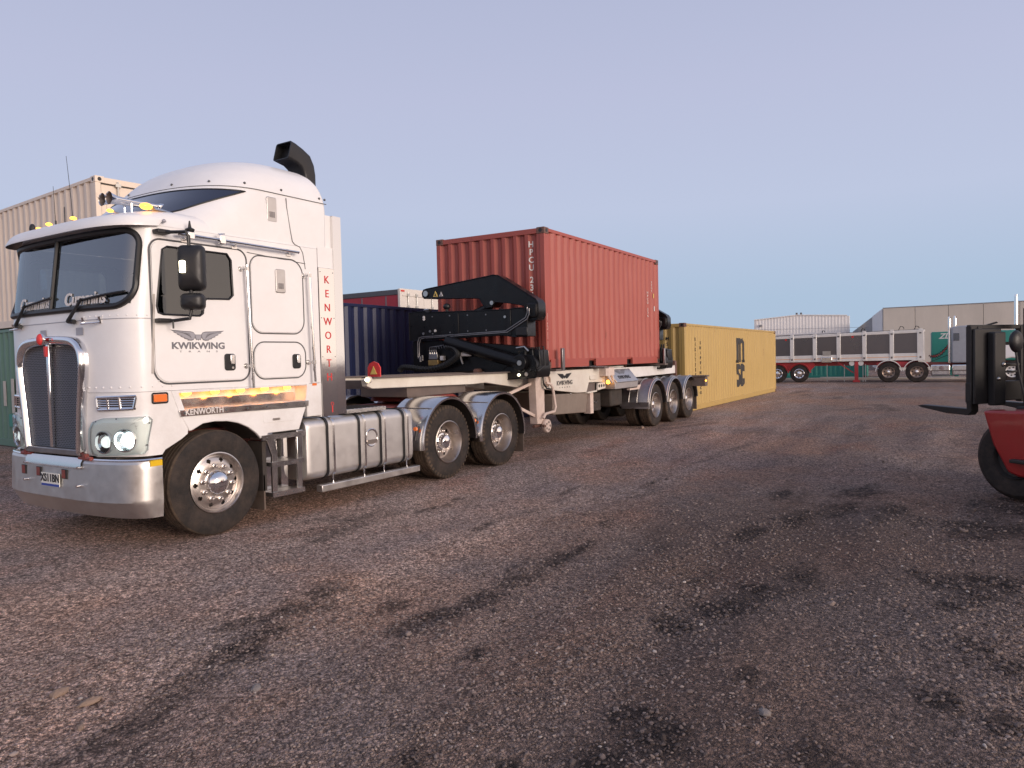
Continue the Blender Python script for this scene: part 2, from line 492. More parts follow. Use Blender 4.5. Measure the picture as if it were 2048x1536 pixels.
STAINS_SHADOWS = [(-2.77,-2.94,.3,.07),(-2.62,-2.92,.3,.08),(-2.41,-2.87,.34,.09),(-2.15,-2.78,.36,.1),(-1.82,-2.65,.4,.12),(-1.44,-2.49,.42,.13),(-1.06,-2.35,.4,.12),(-.73,-2.25,.4,.09),(-1.52,-2.24,.3,.06),(-.92,-3.24,.28,.1),(-.63,-3.26,.35,.12),(-.23,-3.31,.4,.1),(.33,-3.31,.45,.1),(.92,-3.3,.5,.09),(1.33,-3.35,.5,.08),(-1.13,-3.89,.22,.05),(-.62,-2.84,.2,.06),(-1.49,-5.13,.22,.12),(-1.39,-4.98,.2,.09),(-1.81,-5.01,.2,.08),(-2.04,-4.72,.15,.05),(-2.23,-4.35,.18,.07),(-1.61,-5.24,.16,.08),(.32,-4.96,.35,.16),(-.08,-4.69,.28,.12),(.71,-5.07,.4,.12),(1.2,-5.24,.5,.12),(.86,-4.59,.4,.08),(4.05,-5.1,.9,.18),(5.09,-5.17,.9,.2),(3.35,-4.82,.7,.12),(2.47,-4.54,.6,.1),(4.,-5.59,.8,.16),(4.53,-4.37,.8,.1),(1.54,-6.14,.35,.1),(1.39,-6.36,.35,.12),(1.73,-6.51,.4,.15),(1.68,-6.,.25,.08),(.96,-6.22,.2,.08),(.29,-6.38,.2,.08),(.04,-6.5,.2,.1),(-1.35,-5.8,.16,.08),(-1.36,-5.9,.12,.06),(-.57,-6.22,.15,.07),(-.69,-6.5,.15,.08),(-.73,-5.37,.2,.05),(2.53,-1.,.6,.07),(1.61,-2.08,.5,.06),(2.44,-3.08,.6,.08),(.7,-3.08,.5,.05),(3.81,-1.98,.7,.07),(3.86,-2.92,.7,.08),(4.56,-2.71,.8,.06),(2.08,-.99,.5,.05),(1.07,-.72,.5,.05),(.54,-.69,.5,.05),(3.7,-6.54,.7,.5),(4.84,-6.75,.9,.5),(3.38,-6.35,.5,.2),(-2.98,-2.92,.2,.05),(-3.1,-2.96,.15,.05)]  # oil stains, plus the forklift's shadow and a shadow streak painted as dark blobs
def stain_shadow_at(x, y):
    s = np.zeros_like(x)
    for (a, b, rx, ry) in STAINS_SHADOWS:
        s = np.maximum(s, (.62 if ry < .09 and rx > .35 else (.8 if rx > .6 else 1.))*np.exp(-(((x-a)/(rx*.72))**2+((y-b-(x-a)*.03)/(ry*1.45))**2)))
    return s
def coarse_at(x, y):
    # loose dark gravel has built up away from the trucks' path, the path itself is dusty and packed
    t = np.clip((-2.2-y+.10*(x+2))/3.2, 0, 1)
    w = np.clip((9-x)/6, .5, 1)
    return np.clip(t*t*(3-2*t)*w+.35*vnoise(x*.4, y, .9, 21)*w, 0, 1)
def make_ground():
    def axis(lo, hi, step):
        mid = list(np.arange(lo, hi+1e-6, step))
        out = []; s = step; p = lo
        while p > -1600: s *= 1.35; p -= s; out.append(p)
        out = out[::-1]+mid; s = step; p = hi
        while p < 2600: s *= 1.35; p += s; out.append(p)
        return np.array(out)
    xs = axis(-8, 15, .07); ys = axis(-11, 1, .07)
    X, Y = np.meshgrid(xs, ys)
    Z = ground_z(X, Y)
    n, m = X.shape
    v = np.stack([X, Y, Z], -1).reshape(-1, 3)
    idx = np.arange(n*m).reshape(n, m)
    f = np.stack([idx[:-1, :-1], idx[:-1, 1:], idx[1:, 1:], idx[1:, :-1]], -1).reshape(-1, 4)
    me = bpy.data.meshes.new('ground')
    me.vertices.add(len(v)); me.vertices.foreach_set('co', v.ravel())
    me.loops.add(f.size); me.loops.foreach_set('vertex_index', f.ravel().astype(np.int32))
    me.polygons.add(len(f)); me.polygons.foreach_set('loop_start', np.arange(0, f.size, 4, dtype=np.int32))
    me.update(calc_edges=True); me.shade_smooth()
    for nm, fn in (('stain', stain_shadow_at), ('coarse', coarse_at)):
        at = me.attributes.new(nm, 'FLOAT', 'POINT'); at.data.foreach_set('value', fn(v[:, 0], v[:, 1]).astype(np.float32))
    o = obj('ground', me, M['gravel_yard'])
    tag(o, 'brown grey compacted gravel yard with dark oily drifts', 'ground', kind='structure')
make_ground()

def stone_material():
    m = bpy.data.materials.new('loose_stone'); m.use_nodes = True
    nt = m.node_tree; N = nt.nodes; L = nt.links.new
    b = N['Principled BSDF']; b.inputs['Roughness'].default_value = .9; b.inputs['Specular IOR Level'].default_value = .2
    at = N.new('ShaderNodeAttribute'); at.attribute_name = 'tone'; at.attribute_type = 'INSTANCER'
    r = N.new('ShaderNodeValToRGB'); e = r.color_ramp.elements
    e[0].position = 0; e[0].color = (.060, .047, .043, 1)
    e[1].position = 1; e[1].color = (.46, .40, .36, 1)
    for p, c in ((.30, (.17, .132, .118)), (.65, (.31, .245, .215)), (.88, (.40, .325, .285))):
        k = e.new(p); k.color = (*c, 1)
    L(at.outputs['Fac'], r.inputs[0]); L(r.outputs[0], b.inputs['Base Color'])
    M['loose_stone'] = m
stone_material()
def scatter_gravel():
    cam = np.array([-4.5656, -6.3844])
    n = 400000
    d_ = 2.0+rng.random(n)**1.6*16
    a = R(-30)+rng.random(n)*R(120)
    x = cam[0]+d_*np.cos(a); y = cam[1]+d_*np.sin(a)
    clump = vnoise(x*.35, y, 1.3, 5)+.6*vnoise(x*.6, y, 3.3, 6)+.38+.15*coarse_at(x, y)+.06*stain_shadow_at(x, y)
    # keep with a density that thins with distance and follows the drifts
    base = np.clip(.22+.75*(clump-.30), .05, .62)*np.clip(3.6/d_, .05, 1)**.35
    keep = (rng.random(n) < base*.62) & (y < -.35)
    x, y, d_, clump = x[keep], y[keep], d_[keep], clump[keep]
    k = len(x)
    s = (.0044+.0058*rng.random(k)**2.4)*(1+.25*np.clip(clump-.4, 0, 1))*(.82+.30*coarse_at(x, y)+.22*stain_shadow_at(x, y))*np.clip(d_/4, .85, 1.2)
    big = rng.random(k) < .004; s[big] *= 1.9
    z = ground_z(x, y)+s*.22
    me = bpy.data.meshes.new('gravel')
    v = np.stack([x, y, z], -1)
    me.vertices.add(k); me.vertices.foreach_set('co', v.ravel())
    sc = np.stack([s*(.8+.6*rng.random(k)), s*(.7+.4*rng.random(k)), s*(.45+.35*rng.random(k))], -1)
    ro = np.stack([rng.normal(0, .3, k), rng.normal(0, .3, k), rng.random(k)*6.28], -1)
    for nm, arr in (('sc', sc), ('ro', ro)):
        at = me.attributes.new(nm, 'FLOAT_VECTOR', 'POINT'); at.data.foreach_set('vector', arr.ravel().astype(np.float32))
    stn_shadow = stain_shadow_at(x, y)
    tone = np.clip(rng.normal(.50, .17, k)-.26*stn_shadow-.16*coarse_at(x, y), 0, .85)
    tone[rng.random(k) < .006] = 1.0
    at = me.attributes.new('tn', 'FLOAT', 'POINT'); at.data.foreach_set('value', tone.astype(np.float32))
    o = obj('gravel', me)
    tag(o, 'loose grey brown gravel stones strewn over the yard', 'gravel', kind='stuff')
    g = bpy.data.node_groups.new('scatter', 'GeometryNodeTree')
    g.interface.new_socket('Geometry', in_out='INPUT', socket_type='NodeSocketGeometry')
    g.interface.new_socket('Geometry', in_out='OUTPUT', socket_type='NodeSocketGeometry')
    N = g.nodes; L = g.links.new
    i = N.new('NodeGroupInput'); out = N.new('NodeGroupOutput')
    ip = N.new('GeometryNodeInstanceOnPoints')
    ico = N.new('GeometryNodeMeshIcoSphere'); ico.inputs['Radius'].default_value = 1; ico.inputs['Subdivisions'].default_value = 2
    sp = N.new('GeometryNodeSetPosition'); nz = N.new('ShaderNodeTexNoise'); nz.inputs['Scale'].default_value = 1.3; nz.inputs['Detail'].default_value = 2
    sub = N.new('ShaderNodeVectorMath'); sub.operation = 'SUBTRACT'; sub.inputs[1].default_value = (.5, .5, .5)
    L(nz.outputs['Color'], sub.inputs[0])
    mu = N.new('ShaderNodeVectorMath'); mu.operation = 'SCALE'; mu.inputs['Scale'].default_value = 1.1
    L(sub.outputs[0], mu.inputs[0])
    L(ico.outputs['Mesh'], sp.inputs['Geometry']); L(mu.outputs[0], sp.inputs['Offset'])
    sm = N.new('GeometryNodeSetMaterial'); sm.inputs['Material'].default_value = M['loose_stone']
    L(sp.outputs[0], sm.inputs[0])
    def na(nm, t):
        q = N.new('GeometryNodeInputNamedAttribute'); q.data_type = t; q.inputs[0].default_value = nm
        return [s_ for s_ in q.outputs if s_.enabled and s_.name == 'Attribute'][0]
    er = N.new('FunctionNodeEulerToRotation'); L(na('ro', 'FLOAT_VECTOR'), er.inputs[0])
    L(i.outputs[0], ip.inputs['Points']); L(sm.outputs[0], ip.inputs['Instance']); L(er.outputs[0], ip.inputs['Rotation']); L(na('sc', 'FLOAT_VECTOR'), ip.inputs['Scale'])
    st = N.new('GeometryNodeStoreNamedAttribute'); st.data_type = 'FLOAT'; st.domain = 'INSTANCE'; st.inputs['Name'].default_value = 'tone'
    L(ip.outputs[0], st.inputs['Geometry']); L(na('tn', 'FLOAT'), [s_ for s_ in st.inputs if s_.name == 'Value' and s_.enabled][0])
    L(st.outputs[0], out.inputs[0])
    md = o.modifiers.new('scatter', 'NODES'); md.node_group = g
scatter_gravel()

mat('rock_tan', (.25,.178,.135), .9, var=.2, vscale=14, bump=.6, bscale=25)
mat('rock_grey', (.20,.175,.165), .9, var=.2, vscale=14, bump=.6, bscale=25)
def rock(label, x, y, sx, sy, sz, rz, m, seed):
    rr = np.random.default_rng(seed)
    mb = MB(); rows = []
    ph = rr.random(8)*6.28
    for j in range(9):
        t = math.pi*j/8; row = []
        for k in range(14):
            a = 2*math.pi*k/14
            q = 1+.12*math.sin(2*a+ph[0])*math.sin(t)+.10*math.sin(3*a+ph[1]+t*2)+.07*math.sin(5*a+ph[2]-t*3)
            row.append((sx*q*math.sin(t)*math.cos(a), sy*q*math.sin(t)*math.sin(a), sz*math.cos(t)*(1+.1*math.sin(a+ph[3]))))
        rows.append(row)
    for row in rows:
        for k in range(14): row[k] = tuple(c*(1+.16*(rr.random()-.5)) for c in row[k])
    mb.grid(rows, closed=True)
    o = mb.build('rock', M[m], None, smooth=18, loc=(x, y, float(ground_z(np.array([x]), np.array([y]))[0])+sz*.45))
    o.rotation_euler = (.1, -.1, rz)
    tag(o, label, 'stone', 'larger stones on the gravel')
ROCKS = [('long tan stone, leftmost of the pair beside the dark drift', -2.645, -2.301, .05, .03, .022, .4, 'rock_tan', 1),
         ('flat tan stone, right one of the pair beside the dark drift', -2.60, -2.516, .055, .028, .018, -.2, 'rock_tan', 2),
         ('small tan stone nearest the camera below the pair of tan stones', -2.749, -2.711, .026, .018, .014, .9, 'rock_tan', 3),
         ('flat grey stone on the far edge of the dark drift', -2.076, -3.156, .036, .024, .015, .3, 'rock_grey', 4),
         ('rounded grey stone alone at the lower right of the yard', -1.127, -5.543, .03, .024, .018, 1.3, 'rock_grey', 5),
         ('pale block of rubble lying under the crane trailer', 11.335, .2, .07, .05, .04, .4, 'rock_tan', 6)]
for r_ in ROCKS: rock(*r_)
# ------------------------------------------------------------------ wheels (axis y, outer side towards -y)
WM = {}
def wheel_meshes(kind):
    if kind in WM: return WM[kind]
    Rr = .52 if kind != 'trailer' else .50
    rr = .297
    w = .285 if kind == 'steer' else .275
    # tyre: outer face at y=0, inner at y=+w
    def tyre_prof(off):
        t = [(rr, .035), (rr+.012, .012), (rr+.05, .003), (rr+.11, 0), (Rr-.07, .004), (Rr-.035, .012), (Rr-.012, .022), (Rr-.003, .036)]
        y = .040
        for g in range(4):
            t += [(Rr, y), (Rr, y+.034), (Rr-.014, y+.038), (Rr-.014, y+.047)]
            y += .051
        t += [(Rr, y), (Rr-.003, w-.036), (Rr-.012, w-.022), (Rr-.035, w-.012), (Rr-.07, w-.004), (rr+.11, w), (rr+.05, w-.003), (rr, w-.035)]
        return [(a, b+off) for a, b in t]
    side = MB(); tread = MB()
    offs = [0] if kind == 'steer' else [0, .34]
    for of in offs:
        p = tyre_prof(of)
        k = [i for i, (a, b) in enumerate(p) if a >= Rr-.016]
        i0, i1 = k[0], k[-1]
        side.lathe(p[:i0+1], n=72); side.lathe(p[i1:], n=72)
        tread.lathe(p[i0:i1+1], n=72)
        # raised rings and shoulder lugs
        for q in range(48 if kind != 'steer' else 0):
            a = 2*math.pi*q/48
            for sy, yy in ((0, .014), (1, w-.014)):
                c0, s0 = math.cos(a), math.sin(a); c1, s1 = math.cos(a+.07), math.sin(a+.07)
                r0, r1 = Rr-.045, Rr-.006
                dy = -.004 if sy == 0 else .004
                y0 = of+(.010 if sy == 0 else w-.010)+dy; y1 = of+(.034 if sy == 0 else w-.034)
                tread.add([(r0*c0, y0, r0*s0), (r0*c1, y0, r0*s1), (r1*c1, y0+abs(dy)*2*(1 if sy == 0 else -1), r1*s1), (r1*c0, y0+abs(dy)*2*(1 if sy == 0 else -1), r1*s0), (Rr*c0, y1, Rr*s0), (Rr*c1, y1, Rr*s1)],
                          [(0, 1, 2, 3), (3, 2, 5, 4)])
    rim = MB(); hub = MB(); nut = MB()
    if kind == 'steer':
        prof = [(.303, .030), (.303, .004), (.292, .000), (.284, .010), (.278, .040), (.268, .055), (.255, .052), (.247, .047), (.238, .043), (.228, .039), (.219, .035), (.205, .030), (.185, .026), (.14, .024), (.10, .022)]
        def skip(j, k):
            q = k % 12
            if j in (8, 9): return q in (4, 5, 6, 7)
            if j in (7, 10): return q in (5, 6)
            return False
        rim.lathe(prof, n=120, skip=skip)
        rim.lathe([(.27, .10), (.16, .10)], n=40)
        hub.lathe([(.122, .026), (.120, -.004), (.110, -.022), (.088, -.045), (.06, -.060), (.03, -.067), (.0005, -.069)], n=36)
        for q in range(10):
            a = 2*math.pi*q/10+.15
            c = (.168*math.cos(a), 0, .168*math.sin(a))
            nut.lathe([(.026, .026), (.026, .004), (.017, .000), (.017, -.020), (.012, -.030), (.0005, -.033)], c, n=10)
    else:
        d_ = .165
        prof = [(.303, .030), (.303, .003), (.292, -.002), (.283, .010), (.276, .05), (.262, .08), (.256, .12), (.250, d_-.02), (.240, d_-.004), (.228, d_), (.216, d_-.001), (.205, d_-.002), (.193, d_-.003), (.18, d_-.004), (.14, d_-.006), (.09, d_-.008)]
        def skip(j, k):
            q = k % 12
            if j in (10, 11): return q in (4, 5, 6, 7)
            if j in (9, 12): return q in (5, 6)
            return False
        rim.lathe(prof, n=120, skip=skip)
        rim.lathe([(.26, d_+.09), (.14, d_+.09)], n=40)
        e = .03 if kind == 'drive' else .06
        hub.lathe([(.125, d_-.005), (.120, d_-.04), (.098, d_-.045), (.096, e+.03), (.090, e+.012), (.06, e-.004), (.03, e-.010), (.0005, e-.012)], n=36)
        for q in range(10):
            a = 2*math.pi*q/10+.15
            c = (.155*math.cos(a), d_-.03, .155*math.sin(a))
            nut.lathe([(.022, .03), (.022, .008), (.015, .004), (.015, -.012), (.0005, -.02)], c, n=8)
    WM[kind] = dict(wheel=rim.mesh('wheel'), tyre=side.mesh('tyre'), tread=tread.mesh('tread', 30), hub=hub.mesh('hub_cap'), nuts=nut.mesh('wheel_nuts'))
    a = M['alloy_rim'] if kind == 'steer' else M['dull_rim']
    WM[kind]['wheel'].materials.append(a); WM[kind]['tyre'].materials.append(M['rubber']); WM[kind]['tread'].materials.append(M['tread_rubber'])
    WM[kind]['hub'].materials.append(M['chrome']); WM[kind]['nuts'].materials.append(M['alloy_rim'])
    return WM[kind]
def wheel(kind, parent, x, y, z=None, far=False, spin=0):
    k = wheel_meshes(kind)
    z = (.518 if kind != 'trailer' else .498) if z is None else z
    w = obj('wheel', k['wheel'], None, parent, loc=(x, y, z))
    w.rotation_euler = (0, spin, math.pi if far else 0)
    if far: w.rotation_euler = (0, spin, math.pi)
    for n in ('tyre', 'tread', 'hub', 'nuts'):
        obj({'hub': 'hub_cap', 'nuts': 'wheel_nuts'}.get(n, n), k[n], None, w)
    return w

# ------------------------------------------------------------------ the prime mover
T = thing('prime_mover', 'white cab over prime mover with high roof and chrome grille, amber step lights on', 'truck', (0, 1.17, 0))
HW = 1.14
def outline(xf, depth, w, xb, n=3.2, na=60, ns=16):
    """half outline from the centre of the front to the back corner on the near side (y<0)"""
    pts = []
    for k in range(na+1):
        a = math.pi/2*(1-k/na)
        ca, sa = max(math.cos(a), 0), max(math.sin(a), 0)
        pts.append((xf+depth*(1-sa**(2/n)), -w*ca**(2/n)))
    x0 = pts[-1][0]
    for k in range(1, ns+1):
        pts.append((x0+(xb-x0)*k/ns, -w))
    return pts
class Surf:
    def __init__(self, secs, n=3.2):
        self.secs = secs; self.n = n; self.cache = {}
    def half(self, z):
        z = round(z, 4)
        if z in self.cache: return self.cache[z]
        s = self.secs
        if z <= s[0][0]: p = s[0][1:]
        elif z >= s[-1][0]: p = s[-1][1:]
        else:
            for a, b in zip(s, s[1:]):
                if a[0] <= z <= b[0]:
                    t = (z-a[0])/(b[0]-a[0]); p = tuple(a[i]*(1-t)+b[i]*t for i in range(1, 5)); break
        pts = np.array(outline(*p, n=self.n))
        L_ = np.concatenate([[0], np.cumsum(np.hypot(*np.diff(pts, axis=0).T))])
        self.cache[z] = (pts, L_)
        return self.cache[z]
    def U(self, z): return float(self.half(z)[1][-1])
    def pt(self, u, z, off=0.):
        pts, L_ = self.half(z); a = abs(u)
        x = np.interp(a, L_, pts[:, 0]); y = np.interp(a, L_, pts[:, 1])
        if off:
            e = .004
            x2 = np.interp(a+e, L_, pts[:, 0]); y2 = np.interp(a+e, L_, pts[:, 1]); x1 = np.interp(max(a-e, 0), L_, pts[:, 0]); y1 = np.interp(max(a-e, 0), L_, pts[:, 1])
            tx, ty = x2-x1, y2-y1; q = math.hypot(tx, ty) or 1
            if a < e: tx, ty, q = 0, -1, 1
            x += ty/q*off; y += -tx/q*off
        return (float(x), float(y if u <= 0 else -y), z)      # u<0 is the near side
cab = Surf([(1.30, -.93, .36, HW, 1.42), (2.15, -.93, .36, HW, 1.42), (2.99, -.82, .36, HW, 1.42)])
WS_U, WS_Z0, WS_Z1 = 1.13, 2.235, 2.93
ws_poly = rrect(-WS_U, WS_U, WS_Z0, WS_Z1, (.20, .20, .14, .14), 8)
win_poly = [(-.44, 2.80), (-.49, 2.77), (-.565, 2.24), (-.55, 2.18), (-.50, 2.165), (-.12, 2.165), (-.085, 2.19), (-.07, 2.30), (-.04, 2.335), (.22, 2.345), (.265, 2.385), (.255, 2.74), (.21, 2.80)]
# body shell of the cab
zs = [1.455, 1.53, 1.65, 1.8, 1.95, 2.08, 2.15] + list(np.arange(2.19, 2.98, .035)) + [2.985]
rows = []; meta = []
NU = 181
for z in zs:
    U = cab.U(z); row = []
    for k in range(NU):
        row.append(cab.pt(-U+2*U*k/(NU-1), z))
    rows.append(row)
def cab_skip(j, k):
    z = (zs[j]+zs[j+1])/2; U = cab.U(z); u = -U+2*U*(k+.5)/(NU-1)
    if inside(rrect(-WS_U-.005, WS_U+.005, WS_Z0-.01, WS_Z1+.01, .18), u, z): return True
    p = cab.pt(u, z)
    if abs(abs(p[1])-HW) < .01:
        x = p[0]
        for dx in (-.02, .02):
            for dz in (-.02, .02):
                if inside(win_poly, x+dx, z+dz): return True
    return False
mb = MB().grid(rows, skip=cab_skip)
mb.box(1.405, 1.42, -HW+.003, HW-.003, 1.06, 3.0)
mb.box(-.5, 1.40, -HW+.02, HW-.02, 1.43, 1.452)
body = mb.build('cab_body', M['white_paint'], T, smooth=30)
# roof lip over the doors and rain gutter
roof = Surf([(2.985, -.82, .36, HW, 1.42), (3.05, -.80, .37, HW-.012, 1.42), (3.11, -.73, .40, HW-.05, 1.42), (3.15, -.62, .42, HW-.11, 1.42), (3.165, -.45, .4, HW-.25, 1.42)])
rz = [2.987, 3.02, 3.05, 3.08, 3.11, 3.13, 3.15, 3.165]
rows = [[roof.pt(-roof.U(z)+2*roof.U(z)*k/120, z) for k in range(121)] for z in rz]
mb = MB().grid(rows)
mb.grid([[(p[0], p[1], 3.165) for p in rows[-1]], [(1.42, p[1], 3.165) for p in rows[-1]]])
mb.build('cab_roof', M['white_paint'], T, smooth=40)
# high roof fairing
fair = Surf([(3.0, -.50, .62, HW-.004, 1.60), (3.12, -.40, .66, HW-.006, 1.60), (3.3, -.20, .70, HW-.012, 1.61), (3.42, -.06, .70, HW-.02, 1.62), (3.53, .06, .68, HW-.035, 1.62),
             (3.63, .15, .68, HW-.07, 1.615), (3.74, .26, .68, HW-.13, 1.60), (3.84, .40, .66, HW-.22, 1.555), (3.91, .55, .60, HW-.34, 1.49), (3.96, .75, .5, HW-.50, 1.40), (3.985, .92, .36, HW-.68, 1.30), (3.99, 1.0, .2, HW-.9, 1.2)], n=2.5)
fz = [3.0, 3.06, 3.12, 3.2, 3.3, 3.42, 3.53, 3.58, 3.63, 3.69, 3.74, 3.79, 3.84, 3.88, 3.91, 3.94, 3.96, 3.975, 3.985, 3.99]
rows = [[fair.pt(-fair.U(z)+2*fair.U(z)*k/140, z) for k in range(141)] for z in fz]
mb = MB().grid(rows)
back = [[rows[j][0] for j in range(len(rows))], [rows[j][-1] for j in range(len(rows))]]
mb.grid(back)
mb.grid([rows[-1], [(1.2, p[1]*.2, 3.992) for p in rows[-1]]])
fo = mb.build('roof_fairing', M['white_paint'], T, smooth=60)
m_ = fo.modifiers.new('sub', 'SUBSURF'); m_.levels = 1; m_.render_levels = 1
# seam of the fairing cap, screws along it
path = [fair.pt(-fair.U(3.53)+2*fair.U(3.53)*k/90, 3.53, .003) for k in range(91)]
MB().tube(path, .005, 5).build('roof_seam', M['dash_grey'], T)
for u in (-2.75, -2.2, -1.65, -1.2, -.85, -.4, .4, 1.2):
    p = fair.pt(u, 3.585, .004)
    MB().sphere(p, .014, n=8, m=6).build('seam_screw', M['dash_grey'], T)
mb = MB()
for pts in ([(1.02, 3.50), (1.02, 3.40), (1.05, 3.15), (1.07, 3.03), (1.10, 3.0), (1.17, 2.98), (1.21, 2.92), (1.235, 2.78), (1.24, 2.74)],):
    mb.tube([(x, -HW-.001+(.024*(z-3.0)/.5 if z > 3 else 0), z) for x, z in pts], .005, 5)
mb.tube([(.46, -HW-.001, 2.845), (1.24, -HW-.001, 2.80)], .004, 5)
mb.build('panel_seam', M['dash_grey'], T)
# wrapped dark glass in the fairing
def fpatch(z0f, z1f, umax, n=50, off=.007):
    rows_ = []
    for j in range(11):
        t = j/10; row = []
        for k in range(n+1):
            q = -1+2*k/n; um = umax(t)
            z = z0f(abs(q), t)
            row.append(fair.pt(q*um, z, off))
        rows_.append(row)
    return rows_
def gz(q, t):
    z0 = 3.145+.05*q**4+.10*max(0, q-.75)*1.2; z1 = 3.485
    return z0+(z1-z0)*t
rows = fpatch(gz, None, lambda t: .92+.37*t)
MB().grid(rows).build('fairing_glass', M['aero_glass'], T, smooth=60)
edge = [rows[0][k] for k in range(51)]+[r[-1] for r in rows[1:]]+[rows[-1][k] for k in range(49, -1, -1)]+[r[0] for r in rows[-2:0:-1]]
MB().tube(edge, .008, 6, closed=True).build('glass_seal', M['black_gasket'], T)
# windscreen panes, gasket and divider
for s in (-1, 1):
    rows = []
    for j in range(15):
        z = WS_Z0+.006+(WS_Z1-WS_Z0-.012)*j/14
        pts = [p for p in (star(ws_poly, (0, (WS_Z0+WS_Z1)/2), math.pi if s < 0 else 0),)]
        # half width of the rounded rectangle at this height
        lo, hi = 0, WS_U
        for _ in range(20):
            mid = (lo+hi)/2
            if inside(ws_poly, mid, z): lo = mid
            else: hi = mid
        rows.append([cab.pt(s*(.012+(lo-.012)*k/24), z, .003) for k in range(25)])
    MB().grid(rows).build('windscreen_pane', M['windscreen_glass'], T, smooth=60)
path = [cab.pt(u, z, .006) for u, z in ws_poly]
dense = []
for i in range(len(ws_poly)):
    a, b = ws_poly[i], ws_poly[(i+1) % len(ws_poly)]
    n = max(1, int(math.hypot(a[0]-b[0], a[1]-b[1])/.04))
    dense += [(a[0]+(b[0]-a[0])*k/n, a[1]+(b[1]-a[1])*k/n) for k in range(n)]
MB().tube([cab.pt(u, z, .004) for u, z in dense], .030, 8, closed=True).build('windscreen_gasket', M['black_gasket'], T)
MB().tube([cab.pt(0, WS_Z0+(WS_Z1-WS_Z0)*k/8, .012) for k in range(9)], .020, 6).build('windscreen_divider', M['black_gasket'], T)
# sun visor
vb = Surf([(2.9, -.86, .40, HW+.012, .2), (3.2, -.80, .40, HW-.01, .2)])
vl = Surf([(2.8, -.97, .50, HW+.03, .2), (3.2, -.97, .50, HW+.03, .2)], n=3.6)
def visor_rows(off):
    rws = []
    for j in range(9):
        t = j/8; row = []
        for k in range(81):
            q = -1+2*k/80
            zb = 3.075-.035*abs(q)**6; zl = 2.968-.012*(1-abs(q)**2)+.02*abs(q)**8
            a = vb.pt(q*1.36, zb, .012); b = vl.pt(q*1.42, zl)
            bl = .028*math.sin(math.pi*t)*(1 if off > 0 else .6)
            row.append((a[0]*(1-t)+b[0]*t-bl*.4, a[1]*(1-t)+b[1]*t, (a[2]*(1-t)+b[2]*t)+bl+off))
        rws.append(row)
    return rws
top = visor_rows(.006); bot = visor_rows(-.008)
mb = MB().grid(top).grid([top[-1], bot[-1]])
mb.grid([[top[j][0] for j in range(9)], [bot[j][0] for j in range(9)]]); mb.grid([[top[j][-1] for j in range(9)], [bot[j][-1] for j in range(9)]])
vis = mb.build('sun_visor', M['white_paint'], T, smooth=50)
MB().grid(visor_rows(-.010)).build('visor_underside', M['brown_steel'], vis, smooth=50)  # dark acrylic, with the shade below the visor also put into its colour
for q in (-.97, .97):
    MB().sphere((vb.pt(q*1.36, 3.03, .03)), .018, n=8, m=6).build('visor_bolt', M['letter_midgrey'], vis)
